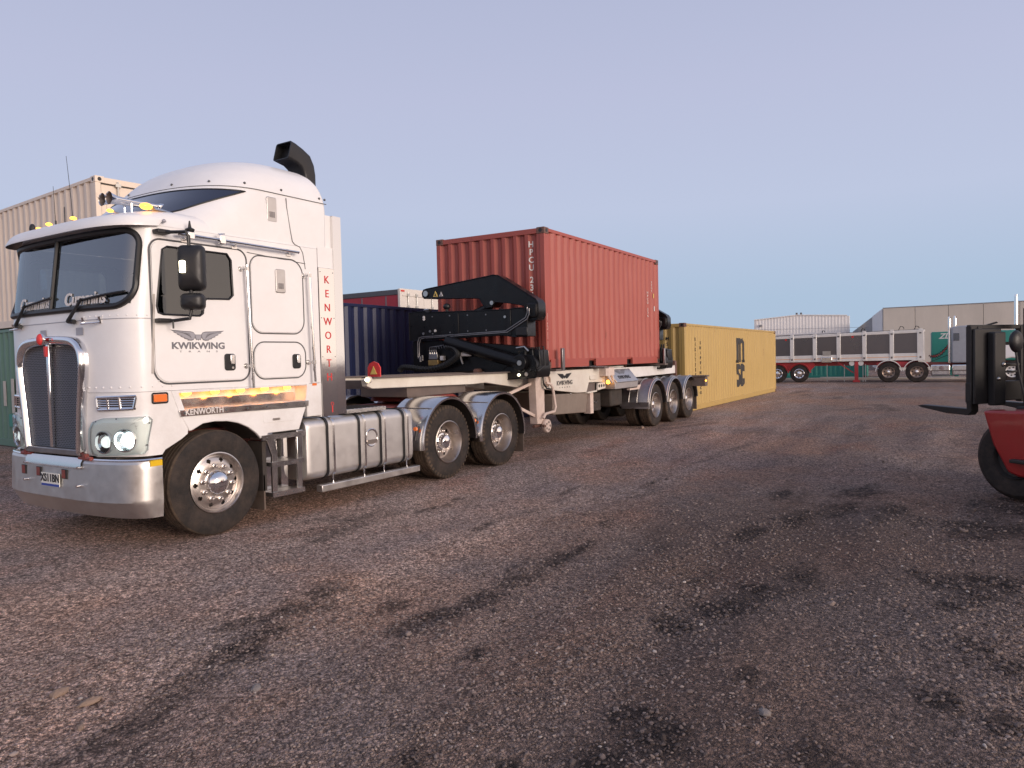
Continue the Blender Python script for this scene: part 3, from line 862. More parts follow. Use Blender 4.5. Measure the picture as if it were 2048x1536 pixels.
# doors (both sides), windows, seams
def rr_path(poly, y):
    return [(x, y, z) for x, z in poly]
for s in (-1, 1):
    y0 = s*(HW+.010); y1 = s*(HW-.004)
    outer = rrect(-.595, .43, 1.535, 2.845, (.14, .12, .10, .10), 8)
    mb = ring_panel(MB(), outer, win_poly, (-.15, 2.45), y0, y1)
    dr = mb.build('door', M['white_paint'], T, bevel=.004)
    MB().tube(rr_path(rrect(-.612, .447, 1.518, 2.862, (.15, .13, .11, .11), 8), s*(HW+.001)), .009, 5, closed=True).build('door_seal', M['dash_grey'], dr)
    MB().prism(win_poly, 'y', s*(HW+.002), s*(HW-.002)).build('door_window', M['window_glass'], dr)
    MB().tube(rr_path(win_poly, s*(HW+.010)), .010, 6, closed=True).build('window_seal', M['black_gasket'], dr)
    # handle
    mb = MB().prism(rrect(.135, .262, 1.625, 1.795, .03), 'y', s*(HW+.022), s*(HW+.008))
    h = mb.build('door_handle', M['black_plastic'], dr, bevel=.006)
    MB().prism(rrect(.195, .245, 1.69, 1.785, .012), 'y', s*(HW+.034), s*(HW+.022)).build('handle_lever', M['chrome'], h, bevel=.004) if False else MB().prism(rrect(.195, .245, 1.69, 1.785, .012), 'y', s*(HW+.034), s*(HW+.0225)).build('lever', M['chrome'], dr, bevel=.004)
    MB().cyl((.222, s*(HW+.022), 1.652), (.222, s*(HW+.029), 1.652), .013, n=12).build('door_lock', M['chrome'], dr)
    MB().bar((-.625, s*(HW+.006), 1.62), (-.585, s*(HW+.006), 2.35), .02, .012, (0, 1, 0)).build('door_hinge', M['aluminium'], dr)
    # sleeper lockers
    for (xa, xb, za, zb, r) in ((.50, 1.185, 2.02, 2.815, (.12, .14, .16, .12)), (.51, 1.19, 1.535, 1.905, (.13, .13, .13, .13))):
        lk = MB().prism(rrect(xa, xb, za, zb, r, 8), 'y', s*(HW+.009), s*(HW-.002)).build('locker_door', M['white_paint'], T, bevel=.004)
        MB().tube(rr_path(rrect(xa-.012, xb+.012, za-.012, zb+.012, tuple(q+.01 for q in r), 8), s*(HW+.001)), .007, 5, closed=True).build('locker_seal', M['dash_grey'], lk)
        if za > 2:
            def vent(x0, x1, z0, z1, lean, yb, par):
                mb = MB().prism(rrect(x0, x1, z0, z1, .02), 'y', s*(yb+.014), s*yb)
                v = mb.build('vent_plate', M['aluminium'], par, bevel=.006)
                cx, cz = (x0+x1)/2, (z0+z1)/2
                mb = MB().lathe([(.040, 0), (.036, .008), (.028, .008), (.024, 0)], (cx, s*(yb+.014), cz+.035), n=20)
                for dx in (-.028, -.009, .009, .028):
                    mb.box(cx+dx-.005, cx+dx+.005, s*(yb+.014), s*(yb+.02), cz-.085, cz-.025)
                mb.build('vent_badge', M['fender_grey'], v)
            vent(.805, .935, 2.45, 2.705, 0, HW+.009, lk)
            vent(.745, .875, 3.21, 3.475, 0, HW-.022, T)
        else:
            h = MB().prism(rrect(1.003, 1.118, 1.625, 1.785, .03), 'y', s*(HW+.022), s*(HW+.0095)).build('locker_handle', M['black_plastic'], lk, bevel=.006)
            MB().prism(rrect(1.055, 1.10, 1.685, 1.775, .012), 'y', s*(HW+.034), s*(HW+.0225)).build('lever', M['chrome'], lk, bevel=.004)
    # grab rails on stand-offs
    for (xa, za, xb, zb) in ((.395, 2.70, .43, 1.44), (1.235, 2.70, 1.27, 1.47)):
        g = MB().tube([(xa, s*(HW+.07), za), (xb, s*(HW+.07), zb)], .016, 10).build('grab_rail', M['chrome'], T)
        for t in (.03, .82):
            x = xa+(xb-xa)*t; z = za+(zb-za)*t
            MB().cyl((x-.03, s*(HW-.002), z), (x, s*(HW+.075), z), .011, n=8).cyl((x-.03, s*(HW+.001), z), (x-.03, s*(HW+.012), z), .03, n=12).box(x-.012, x+.012, s*(HW+.05), s*(HW+.09), z-.02, z+.02).build('rail_bracket', M['stainless'], g)
    # roof light rail
    if s < 0:
        g = MB().tube([(-.37, s*(HW+.07), 2.925), (1.09, s*(HW+.07), 2.905)], .017, 10).build('light_rail', M['chrome'], T)
        for x in (-.26, .30, 1.0):
            MB().cyl((x, s*(HW-.002), 2.88), (x, s*(HW+.07), 2.912), .012, n=8).box(x-.03, x+.03, s*(HW+.002), s*(HW+.015), 2.86, 2.90).build('rail_clamp', M['stainless'], g)
        mb = MB().cyl((-.235, s*(HW+.07), 2.94), (-.235, s*(HW+.07), 3.06), .026, .006, n=12).lathe([(.04, 0), (.045, .02), (.02, .035)], (-.235, s*(HW+.07), 2.96), 'z', 14)
        mb.build('aerial_base', M['black_plastic'], g)
        MB().box(-.27, -.20, s*(HW+.04), s*(HW+.10), 2.885, 2.955).build('aerial_clamp', M['chrome'], g, bevel=.006)
        MB().box(.075, .145, s*(HW+.04), s*(HW+.10), 2.88, 2.97).bar((.07, s*(HW+.07), 2.975), (.15, s*(HW+.07), 2.985), .02, .012).build('aerial_clamp', M['chrome'], g, bevel=.006)
# rivets below the windscreen and along the front corner
for u in np.arange(-1.5, -.55, .085):
    p = cab.pt(float(u), 2.155, .001); MB().sphere(p, .007, n=6, m=4).build('rivet', M['white_paint'], body)
for u in np.arange(-1.46, -.6, .095):
    p = cab.pt(float(u), 1.50, .001); MB().sphere(p, .009, n=6, m=4).build('rivet', M['white_paint'], body)
for z in np.arange(1.55, 2.7, .13):
    p = cab.pt(-1.33, float(z), .001); MB().sphere(p, .009, n=6, m=4).build('rivet', M['white_paint'], body)
mb = MB().tube([cab.pt(u, 2.125, .002) for u in np.linspace(-1.36, 1.36, 60)], .004, 5)
mb.build('panel_seam', M['letter_midgrey'], body)
# small hatches and handles on the front
for u in (-.55, .10):
    MB().grid([[cab.pt(u+.11*k/4, z, .006) for k in range(5)] for z in (1.99, 2.06)]).build('front_badge', M['letter_midgrey'], body)
for u in (-.80, .62):
    a = [cab.pt(u, 2.10, .0), cab.pt(u+.03, 2.09, .05), cab.pt(u+.20, 2.09, .05), cab.pt(u+.23, 2.10, 0)]
    MB().tube(a, .009, 8).build('front_handle', M['chrome'], body)
    for q in (0, .23):
        MB().tube([cab.pt(u+q, 2.09, .004), cab.pt(u+q, 2.15, .02)], .012, 6).build('handle_foot', M['chrome'], body)
# wipers
for u0, du in ((-.42, -.50), (.62, -.50)):
    a = cab.pt(u0+.02, 2.13, .05); b = cab.pt(u0-.16, 2.32, .05)
    w = MB().tube([cab.pt(u0+.04, 2.12, .01), a, b], [.022, .018, .012], 8).build('wiper_arm', M['black_plastic'], T)
    MB().tube([cab.pt(u0-.16+du*t+.02, 2.31+.055*t, .035) for t in np.linspace(-.12, 1, 8)], .013, 6).build('wiper_blade', M['black_gasket'], w)
    MB().tube([cab.pt(u0+.06, 2.125, .03), cab.pt(u0-.04, 2.115, .03)], .022, 8).build('wiper_spindle', M['black_plastic'], w)
# interior seen through the glass
mb = MB().box(-.72, -.30, -1.05, 1.05, 1.95, 2.20).box(-.75, -.6, -1.0, 1.0, 2.2, 2.235)
mb.build('dashboard', M['dash_grey'], T, bevel=.03)
for y in (-.55, .55):
    mb = MB().box(-.05, .45, y-.26, y+.26, 1.75, 1.95).box(.38, .52, y-.25, y+.25, 1.9, 2.55).box(.42, .52, y-.14, y+.14, 2.58, 2.78)
    mb.build('seat', M['seat_cloth'], T, bevel=.04)
mb = MB(); c = Vector((-.22, .55, 2.22)); ax = Vector((-.55, 0, .85)).normalized(); e1 = Vector((0, 1, 0)); e2 = ax.cross(e1)
ring = [c+e1*.23*math.cos(2*math.pi*k/28)+e2*.23*math.sin(2*math.pi*k/28) for k in range(28)]
mb.tube(ring, .016, 8, closed=True)
for a in (0, 2.1, 4.2): mb.tube([c, c+e1*.22*math.cos(a)+e2*.22*math.sin(a)], .014, 6)
mb.tube([c, c-ax*.25], .035, 8)
mb.build('steering_wheel', M['black_plastic'], T)
MB().box(.62, .66, -1.1, 1.1, 1.5, 2.95).build('sleeper_curtain', M['dash_grey'], T)
for u in (-.54, .36):
    p0 = cab.pt(u, 2.36, -.04); p1 = cab.pt(u-.2, 2.36, -.04); xd = Vector(p0)-Vector(p1)
    xd = Vector(cab.pt(u-.1, 2.3))-Vector(cab.pt(u+.1, 2.3)); xd.z = 0
    text('windscreen_sticker', 'Cummins', .165, M['letter_white'], T, cab.pt(u-.02, 2.325, .007), xd, (0.13, 0, 1), bold=.004, sx=1.0)
# lower front corner panels, headlights, vents
low = Surf([(.84, -.90, .34, HW+.005, .2), (1.0, -.925, .35, HW+.004, .2), (1.455, -.93, .36, HW+.002, .2)])
def low_end(z):
    x = np.interp(z, [.86, .90, .96, 1.02, 1.06, 1.20, 1.455], [-.62, -.545, -.42, -.30, -.285, -.335, -.445])
    return float(x)
for s in (-1, 1):
    rows = []
    for z in list(np.linspace(.865, 1.452, 15)):
        pts, L_ = low.half(z)
        i = np.argmax(pts[:, 0] > low_end(z)) or len(pts)-1
        u1 = float(np.interp(low_end(z), pts[-17:, 0], L_[-17:]))
        rows.append([low.pt(s*u1*k/40, z) for k in range(41)])
    MB().grid(rows).build('front_corner_panel', M['white_lower'], T, smooth=40)
    pt = lambda u, z, o=0: low.pt(s*u, z, o)
    # headlight: recessed-looking clear cover with two lamps
    ol = [(.60, 1.12), (.66, 1.19), (.80, 1.225), (1.22, 1.235), (1.255, 1.20), (1.20, .92), (1.17, .885), (.66, .865), (.59, .885), (.575, .93)]
    ol = [(a[0]+(b[0]-a[0])*k/8, a[1]+(b[1]-a[1])*k/8) for a, b in zip(ol, ol[1:]+ol[:1]) for k in range(8)]
    cx, cz = .90, 1.05
    rows = []
    for t in (0., .25, .5, .7, .85, .96, 1.0):
        rows.append([pt(cx+(a-cx)*t, cz+(b-cz)*t, .046 if t < .9 else (.038 if t < 1 else .002)) for a, b in ol])
    hl = MB().grid(rows, closed=True).build('headlight', M['lamp_cover'], T, smooth=50)
    rows = [[pt(cx+(a-cx)*t, cz+(b-cz)*t, .004) for a, b in ol] for t in (0., .25, .5, .75, .97)]
    MB().grid(rows, closed=True).build('headlight_bezel', M['headlight_soft'], hl, smooth=50)
    MB().tube([pt(a, b, .012) for a, b in ol], .007, 6, closed=True).build('headlight_rim', M['white_lower'], hl)
    for (u, z, hot) in ((.80, 1.00, False), (1.03, 1.02, True)):
        c0 = Vector(pt(u, z, .006)); c1 = Vector(pt(u, z, .030)); ax = (c1-c0).normalized()
        e1 = ax.cross(Vector((0, 0, 1))).normalized(); e2 = e1.cross(ax)
        def disc(r, o):
            return [c0+ax*o+e1*r*math.cos(2*math.pi*k/28)+e2*r*math.sin(2*math.pi*k/28) for k in range(28)]
        MB().grid([disc(.108, 0), disc(.108, .030), disc(.098, .034), disc(.092, .012)], closed=True).build('lamp_ring', M['chrome'], hl)
        MB().grid([disc(.092, .012), disc(.075, .006), disc(.055, .002), disc(.050, .001)], closed=True).build('lamp_reflector', M['chrome'], hl)
        MB().grid([disc(.052, .003), disc(.045, .016), disc(.025, .022), disc(.002, .024)], closed=True).build('lamp_lens', M['headlight_glow'] if hot else M['headlight_dim'], hl)
    for a, b in ((.70, 1.19), (.95, 1.215), (1.22, 1.17), (1.19, .97)):
        MB().sphere(pt(a, b, .024), .008, n=6, m=4).build('cover_screw', M['dash_grey'], hl)
    # louvred side vent
    rows = [[pt(.72+(1.12-.72)*k/10-.03*(z-1.3), z, .004) for k in range(11)] for z in (1.295, 1.415)]
    v = MB().grid(rows).build('side_vent', M['black_gasket'], T, smooth=50)
    q = [(.725, 1.295), (1.105, 1.305), (1.13, 1.42), (.715, 1.41)]
    dense = []
    for i in range(4):
        a, b = q[i], q[(i+1) % 4]
        dense += [(a[0]+(b[0]-a[0])*k/8, a[1]+(b[1]-a[1])*k/8) for k in range(8)]
    MB().tube([pt(a, b, .010) for a, b in dense], .013, 6, closed=True).build('vent_frame', M['chrome'], v)
    for j in range(5):
        z = 1.315+j*.021
        MB().tube([pt(.73+(1.11-.73)*k/8, z, .010) for k in range(9)], .006, 5).build('vent_louvre', M['chrome'], v)
    for uu in (.86, .99):
        MB().tube([pt(uu, 1.30, .012), pt(uu-.01, 1.41, .012)], .012, 5).build('vent_bar', M['chrome'], v)
    # side marker
    o = MB().prism(rrect(-.63, -.50, 1.355, 1.425, .012), 'y', s*(HW+.022), s*(HW+.004)).build('side_marker_lamp', M['amber_dim'], T, bevel=.005)
    MB().tube(rr_path(rrect(-.64, -.49, 1.345, 1.435, .015), s*(HW+.007)), .008, 5, closed=True).build('lamp_frame', M['black_plastic'], o)
# radiator grille
gx = -.955
go = [(-.50, .88), (-.545, 1.3), (-.60, 1.62), (-.605, 1.78), (-.575, 1.88), (-.50, 1.95), (-.36, 1.985), (0, 2.0)]
gi = [(-.448, .925), (-.492, 1.3), (-.543, 1.61), (-.546, 1.75), (-.512, 1.83), (-.44, 1.878), (-.32, 1.902), (0, 1.915)]
go = go+[(-a, b) for a, b in go[-2::-1]]; gi = gi+[(-a, b) for a, b in gi[-2::-1]]
def sm(pts, n=4):
    P = [Vector((*p, 0)) for p in pts]; out = []
    for i in range(len(P)-1):
        p0 = P[max(i-1, 0)]; p1 = P[i]; p2 = P[i+1]; p3 = P[min(i+2, len(P)-1)]
        for k in range(n):
            t = k/n
            q = .5*((2*p1)+(p2-p0)*t+(2*p0-5*p1+4*p2-p3)*t*t+(3*p1-p0-3*p2+p3)*t**3)
            out.append((q.x, q.y))
    out.append(pts[-1]); return out
go, gi = sm(go), sm(gi)
rows = []
for (t, x) in ((0, gx+.05), (0, gx-.015), (.12, gx-.038), (.4, gx-.046), (.75, gx-.038), (1, gx-.005), (1, gx+.02)):
    rows.append([(x, a[0]*(1-t)+b[0]*t, a[1]*(1-t)+b[1]*t) for a, b in zip(go, gi)])
gs = MB().grid(rows).build('grille_surround', M['chrome'], T, smooth=60)
MB().box(gx-.03, gx+.04, -.50, .50, .865, .925).build('grille_sill', M['fender_grey'], gs, bevel=.01)
MB().prism([(a, b) for a, b in gi], 'x', gx+.02, gx+.03).build('grille_backing', M['black_gasket'], gs)
mb = MB()
nrow = 58
for j in range(nrow):
    z = .935+j*(1.905-.935)/nrow
    lo = 0.0
    for k in range(120):
        if inside(gi, -.56+k*.0045, z): lo = -.56+k*.0045; break
    if lo == 0: continue
    n = int(2*abs(lo)/.0145)
    mb.tube([(gx+.012, lo+2*abs(lo)*k/n, z+(.0062 if (k+j) % 2 else -.0062)) for k in range(n+1)], .0028, 4, cap=False)
mb.build('grille_mesh', M['grille_mesh'], gs, smooth=0)
MB().prism([(-.020, .93), (.020, .93), (.026, 1.92), (-.026, 1.92)], 'x', gx-.03, gx+.01).build('grille_bar', M['chrome'], gs, bevel=.008)
b = MB().sphere((gx-.085, 0, 1.965), .03, .042, .055, 16, 10).build('grille_badge', M['letter_red'], gs)
MB().lathe([(.05, .0), (.058, .012), (.05, .024)], (gx-.085, 0, 1.965), 'x', 20).build('badge_ring', M['chrome'], gs)
MB().prism([(-.018, 1.80), (.018, 1.80), (.026, 1.90), (-.026, 1.90)], 'x', gx-.05, gx-.031).build('badge_plate', M['letter_red'], gs, bevel=.004)
# bumper
bp_ = Surf([(.28, -.90, .33, 1.185, -.60), (.455, -1.0, .36, 1.20, -.60), (.80, -.98, .34, 1.20, -.60), (.84, -.955, .33, 1.19, -.60)], n=3.0)
zz = [.30, .36, .43, .455, .475, .55, .65, .75, .80, .825, .84]
def bpt(q, z):
    U_ = bp_.U(z); return bp_.pt(q*U_, z)
rows = []
for z in zz:
    rows.append([bpt(-1+2*k/100, z) for k in range(101)])
for k in range(101):       # lower edge sweeps up towards the ends
    pass
inner = [(p[0]+.25, p[1]*.97, .835) for p in rows[-1]]
mb = MB().grid(rows); mb.grid([rows[-1], [(p[0]*.93, p[1]*.985, .838) for p in rows[-1]]])
bu = mb.build('bumper', M['aluminium'], T, smooth=25)
MB().tube([bpt(-1+2*k/100, .835) for k in range(101)], .014, 6).build('bumper_edge', M['chrome'], bu)
MB().grid([[tuple(Vector(bp_.pt(-.52+1.04*k/20, z))+Vector((-.012, 0, 0))) for k in range(21)] for z in (.745+0*0, .80, .845)]+[[tuple(Vector(bp_.pt((-.52+1.04*k/20), .845))+Vector((.12, 0, .006))) for k in range(21)]]).build('bumper_step', M['stainless'], bu)
for y in (-.24, .24, .56):
    MB().box(bp_.pt(y, .68)[0]-.008, bp_.pt(y, .68)[0]+.02, y-.048, y+.048, .64, .73).build('tow_slot', M['black_gasket'], bu)
    MB().box(bp_.pt(y, .68)[0]-.010, bp_.pt(y, .68)[0]-.0085, y-.048+.03, y+.044, .645, .725).build('slot_insert', M['red_chassis'], bu)
for y in (-.5, .5):
    for z in (.76, .59):
        p = bp_.pt(y, z); MB().cyl((p[0]+.005, p[1], z), (p[0]-.035, p[1], z), .013, n=10).build('bumper_bolt', M['chrome'], bu)
px = bp_.pt(0, .6)[0]-.012
pl = MB().prism(rrect(-.17, .17, .555, .685, .01), 'x', px-.004, px+.004).build('number_plate', M['plate_white'], bu)
MB().box(px-.0055, px-.0045, -.165, .165, .557, .58).build('plate_strip', M['plate_blue'], bu)
text('plate_number', 'XS11BN', .105, M['letter_black'], bu, (px-.006, 0, .633), (0, -1, 0), (0, 0, 1), bold=.002, sx=.95)
for s in (-1, 1):
    MB().box(-.72, -.605, s*1.198, s*1.208, .775, .825).build('bumper_reflector', M['yellow_reflector'], bu)
MB().box(-.86, -.5, -.9, .9, .70, .86).build('bumper_bracket', M['dark_under'], T)
for y in (-.55, .55):
    MB().tube([(-.93, y, .86), (-.97, y, .86)], .03, 12).tube([(-.95, y-.1, .845), (-.95, y+.1, .845)], .02, 8).build('tow_eye', M['red_chassis'], T)
# side panel with the lit step recess, arch over the steer wheel
arch = [(.56, .885), (.50, .955), (.40, 1.03), (.28, 1.085), (.15, 1.115), (.0, 1.125), (-.13, 1.115), (-.25, 1.06)]
for s in (-1, 1):
    lo = [(-.355, 1.205), (-.28, 1.055)]+[(x, z) for x, z in reversed(arch)]+[(.62, .885), (.64, .945), (1.065, .945), (1.175, 1.19)]
    sp = MB().prism(lo, 'y', s*(HW+.012), s*(HW-.03)).build('side_panel', M['white_lower'], T, bevel=.008)
    MB().prism([(-.45, 1.452), (-.44, 1.425), (1.235, 1.44), (1.235, 1.456)], 'y', s*(HW+.006), s*(HW-.03)).build('recess_lip', M['white_lower'], sp)
    MB().prism([(-.45, 1.45), (-.36, 1.20), (-.30, 1.20), (-.385, 1.45)], 'y', s*(HW+.009), s*(HW-.20)).build('recess_end', M['white_lower'], sp)
    MB().prism([(1.205, 1.445), (1.165, 1.20), (1.215, 1.20), (1.245, 1.445)], 'y', s*(HW+.009), s*(HW-.20)).build('recess_end', M['white_lower'], sp)
    MB().box(-.40, 1.2, s*(HW-.20), s*(HW-.19), 1.20, 1.45).build('recess_back', M['white_lower'], sp)
    MB().box(-.40, 1.2, s*(HW-.19), s*(HW-.031), 1.435, 1.45).build('recess_top', M['white_lower'], sp)
    MB().box(-.355, 1.17, s*(HW-.19), s*(HW-.175), 1.26, 1.36).build('kick_plate', M['stainless'], sp)
    st = MB().box(-.345, 1.17, s*(HW-.175), s*(HW+.018), 1.245, 1.262).build('step_tread', M['tread_plate'], sp)
    mb = MB()
    for k in range(62):
        x = -.335+k*.0242
        for q in range(4):
            yy = s*(HW-.02-q*.04)
            mb.bar((x-.008, yy-.008*(1 if (k+q) % 2 else -1), 1.264), (x+.008, yy+.008*(1 if (k+q) % 2 else -1), 1.264), .007, .008)
    mb.build('tread_bumps', M['tread_plate'], st, smooth=0)
    MB().prism([(-.39, 1.262), (1.205, 1.262), (1.20, 1.20), (-.37, 1.20)], 'y', s*(HW+.028), s*(HW+.013)).build('step_edge', M['stainless'], st, bevel=.004)
    for x in (-.335, .12, .38, .63, .88, 1.14):
        MB().sphere((x, s*(HW+.028), 1.232), .011, n=8, m=6).build('step_bolt', M['dash_grey'], st)
    if s < 0:
        MB().prism([(-.30, 1.268), (.055, 1.268), (.055, 1.205), (-.285, 1.205)], 'y', -(HW+.031), -(HW+.0285)).build('name_plate', M['brown_steel'], st)
        text('step_name', 'KENWORTH', .080, M['letter_white'], st, (-.12, -(HW+.033), 1.236), (1, 0, 0), (0, 0, 1), bold=.0015, sx=.92)
    for x in (-.235, .08, .385, .69, .995):
        l = MB().sphere((x, s*(HW-.08), 1.416), .045, .04, .026, 12, 8).build('step_lamp', M['amber_hot'], sp)
        ld = bpy.data.lights.new('step_lamp_light', 'POINT'); ld.energy = .7; ld.color = (1, .28, .02); ld.shadow_soft_size = .03
        lo_ = bpy.data.objects.new('step_lamp_light', ld); COL.objects.link(lo_); lo_.location = (x, s*(HW-.085), 1.375); lo_.parent = T
    MB().box(1.20, 1.425, s*(HW+.003), s*(HW-.06), 1.075, 1.452).build('cab_skirt', M['white_lower'], T, bevel=.01)
    MB().box(1.285, 1.345, s*(HW+.012), s*(HW+.0035), 1.425, 1.45).build('clearance_lamp', M['amber_dim'], T)
    # recessed handle plate
    v = MB().prism(rrect(.58, 1.0, 1.055, 1.175, .03), 'y', s*(HW+.016), s*(HW+.0125)).build('hatch', M['white_lower'], sp, bevel=.003)
    MB().prism(rrect(.70, .80, 1.075, 1.10, .012), 'y', s*(HW+.022), s*(HW+.0165)).build('hatch_pull', M['alloy_rim'], sp)
    # wheel arch liner
    al = sorted(arch, key=lambda p: p[0])
    MB().grid([[(x, s*(HW-.035), z+.004) for x, z in al], [(x, s*(HW-.45), z+.004) for x, z in al]]).build('arch_liner', M['dark_under'], T)
    # boarding ladder
    mb = MB().prism([(.60, .94), (.70, .94), (.76, .72), (.745, .30), (.68, .30), (.685, .70), (.64, .82)], 'y', s*(HW+.01), s*(HW-.02))
    mb.prism([(1.03, .94), (1.12, .94), (1.09, .26), (1.03, .27)], 'y', s*(HW+.01), s*(HW-.02))
    ld_ = mb.build('boarding_ladder', M['stainless'], T, bevel=.006)
    for z, xa, xb in ((.90, .55, 1.125), (.60, .665, 1.10), (.275, .665, 1.10)):
        MB().box(xa, xb, s*(HW+.03), s*(HW-.17), z-.02, z+.025).build('ladder_tread', M['tread_plate'], ld_, bevel=.005)
        MB().box(xa-.003, xb+.003, s*(HW+.034), s*(HW+.0305), z-.026, z+.028).build('tread_nose', M['stainless'], ld_)
        for x in np.linspace(xa+.06, xb-.06, 4):
            MB().sphere((float(x), s*(HW+.034), z), .008, n=6, m=4).build('tread_bolt', M['dash_grey'], ld_)
    MB().box(.70, 1.05, s*(HW-.20), s*(HW-.18), .27, .93).build('ladder_back', M['mirror_steel'], ld_)
    MB().box(.58, .63, s*(HW-.25), s*(HW-.02), .33, .86).build('ladder_side', M['dark_under'], T)
    MB().box(.585, .605, s*(HW-.02), s*(HW-.34), .13, .50).build('mud_flap', M['mud_flap'], T)
    # kenworth name panel: polished wrap behind the cab
    z0, z1 = 1.06, 2.775
    pp = MB().box(1.428, 1.665, s*(HW+.012), s*(HW-.03), z0, z1).build('name_panel', M['mirror_steel'], T)
    mb = MB().prism([(1.667, s*(HW+.011)), (1.805, s*(HW+.004)), (1.805, s*(HW-.02)), (1.667, s*(HW-.03))], 'z', z0+.01, 3.40)
    mb.build('wrap_panel', M['mirror_steel'], T)
    MB().box(1.43, 1.666, s*(HW-.001), s*(HW-.04), 2.78, 3.02).box(1.56, 1.666, s*(HW-.025), s*(HW-.06), 3.02, 3.40).build('side_extender', M['white_paint'], T)
    for z in (2.73, 2.2, 1.75, 1.28):
        for x in (1.45, 1.645):
            MB().sphere((x, s*(HW+.013), z), .006, n=6, m=4).build('panel_rivet', M['dash_grey'], pp)
    if s < 0:
        text('name_letters', 'K\nE\nN\nW\nO\nR\nT\nH', .125, M['letter_red'], pp, (1.545, -(HW+.0135), 2.075), (1, 0, 0), (0, 0, 1), bold=.0005, line=1.29)
        MB().lathe([(.022, 0), (.022, -.003), (.016, -.003), (.016, 0)], (1.575, -(HW+.012), 1.20), n=20).build('panel_emblem', M['letter_red'], pp)
        MB().box(1.567, 1.583, -(HW+.015), -(HW+.0125), 1.10, 1.175).build('panel_emblem', M['letter_red'], pp)
# door wings logo (near side)
def wings(parent, org, xd, yd, w, m_fill, m_line, depth=.002):
    xd = Vector(xd).normalized(); yd = Vector(yd).normalized(); nd = xd.cross(yd)
    def poly(pts, m, nm, off=0):
        P = [Vector(org)+xd*a*w+yd*b*w+nd*off for a, b in pts]
        n = len(P)
        mb = MB().add([p for p in P]+[p+nd*depth for p in P], [tuple(range(n, 2*n))]+[(i, (i+1) % n, (i+1) % n+n, i+n) for i in range(n)])
        return mb.build(nm, m, parent, smooth=0)
    for s in (-1, 1):
        base = [(-.055, .045), (-.085, .085), (-.14, .10), (-.28, .105), (-.50, .12), (-.43, .085), (-.45, .080), (-.37, .052), (-.39, .045), (-.31, .018), (-.33, .010), (-.25, -.012), (-.265, -.022), (-.19, -.038), (-.20, -.050), (-.13, -.055), (-.085, -.04), (-.06, 0)]
        poly([(a*-s, b) for a, b in base], m_line, 'wing')
        poly([(a*-s*.90-s*-.012, b*.80+.006) for a, b in base], m_fill, 'wing_inlay', depth*1.2)
        for k in range(5):
            a0 = (-.46+k*.055, .098-k*.004); a1 = (-.16+k*.008, .062-k*.018)
            poly([(-s*a0[0], a0[1]), (-s*a1[0], a1[1]), (-s*a1[0], a1[1]-.007)], m_line, 'feather', depth*2.6)
    poly([(-.065, .048), (.065, .048), (.065, .0), (.04, -.045), (.02, -.035), (0, -.05), (-.02, -.035), (-.04, -.045), (-.065, 0)], m_line, 'bird_tail')
    poly([(-.055, .04), (.055, .04), (.055, .0), (.035, -.033), (-.035, -.033), (-.055, 0)], m_fill, 'tail_inlay', depth*1.2)
near_door = [o for o in T.children if o.name.startswith('door')][0]
yl = -(HW+.0105)
wings(near_door, (-.148, yl, 1.955), (1, 0, 0), (0, 0, 1), .585, M['letter_midgrey'], M['letter_grey'])
text('company_name', 'KWIKWING', .088, M['letter_grey'], near_door, (-.142, yl-.0005, 1.872), (1, 0, 0), (0, 0, 1), bold=.0028, sx=1.22, depth=.0015)
text('company_suffix', 'T     R     A     N     S', .024, M['letter_grey'], near_door, (-.145, yl-.0005, 1.818), (1, 0, 0), (0, 0, 1), sx=2.0, depth=.0015)
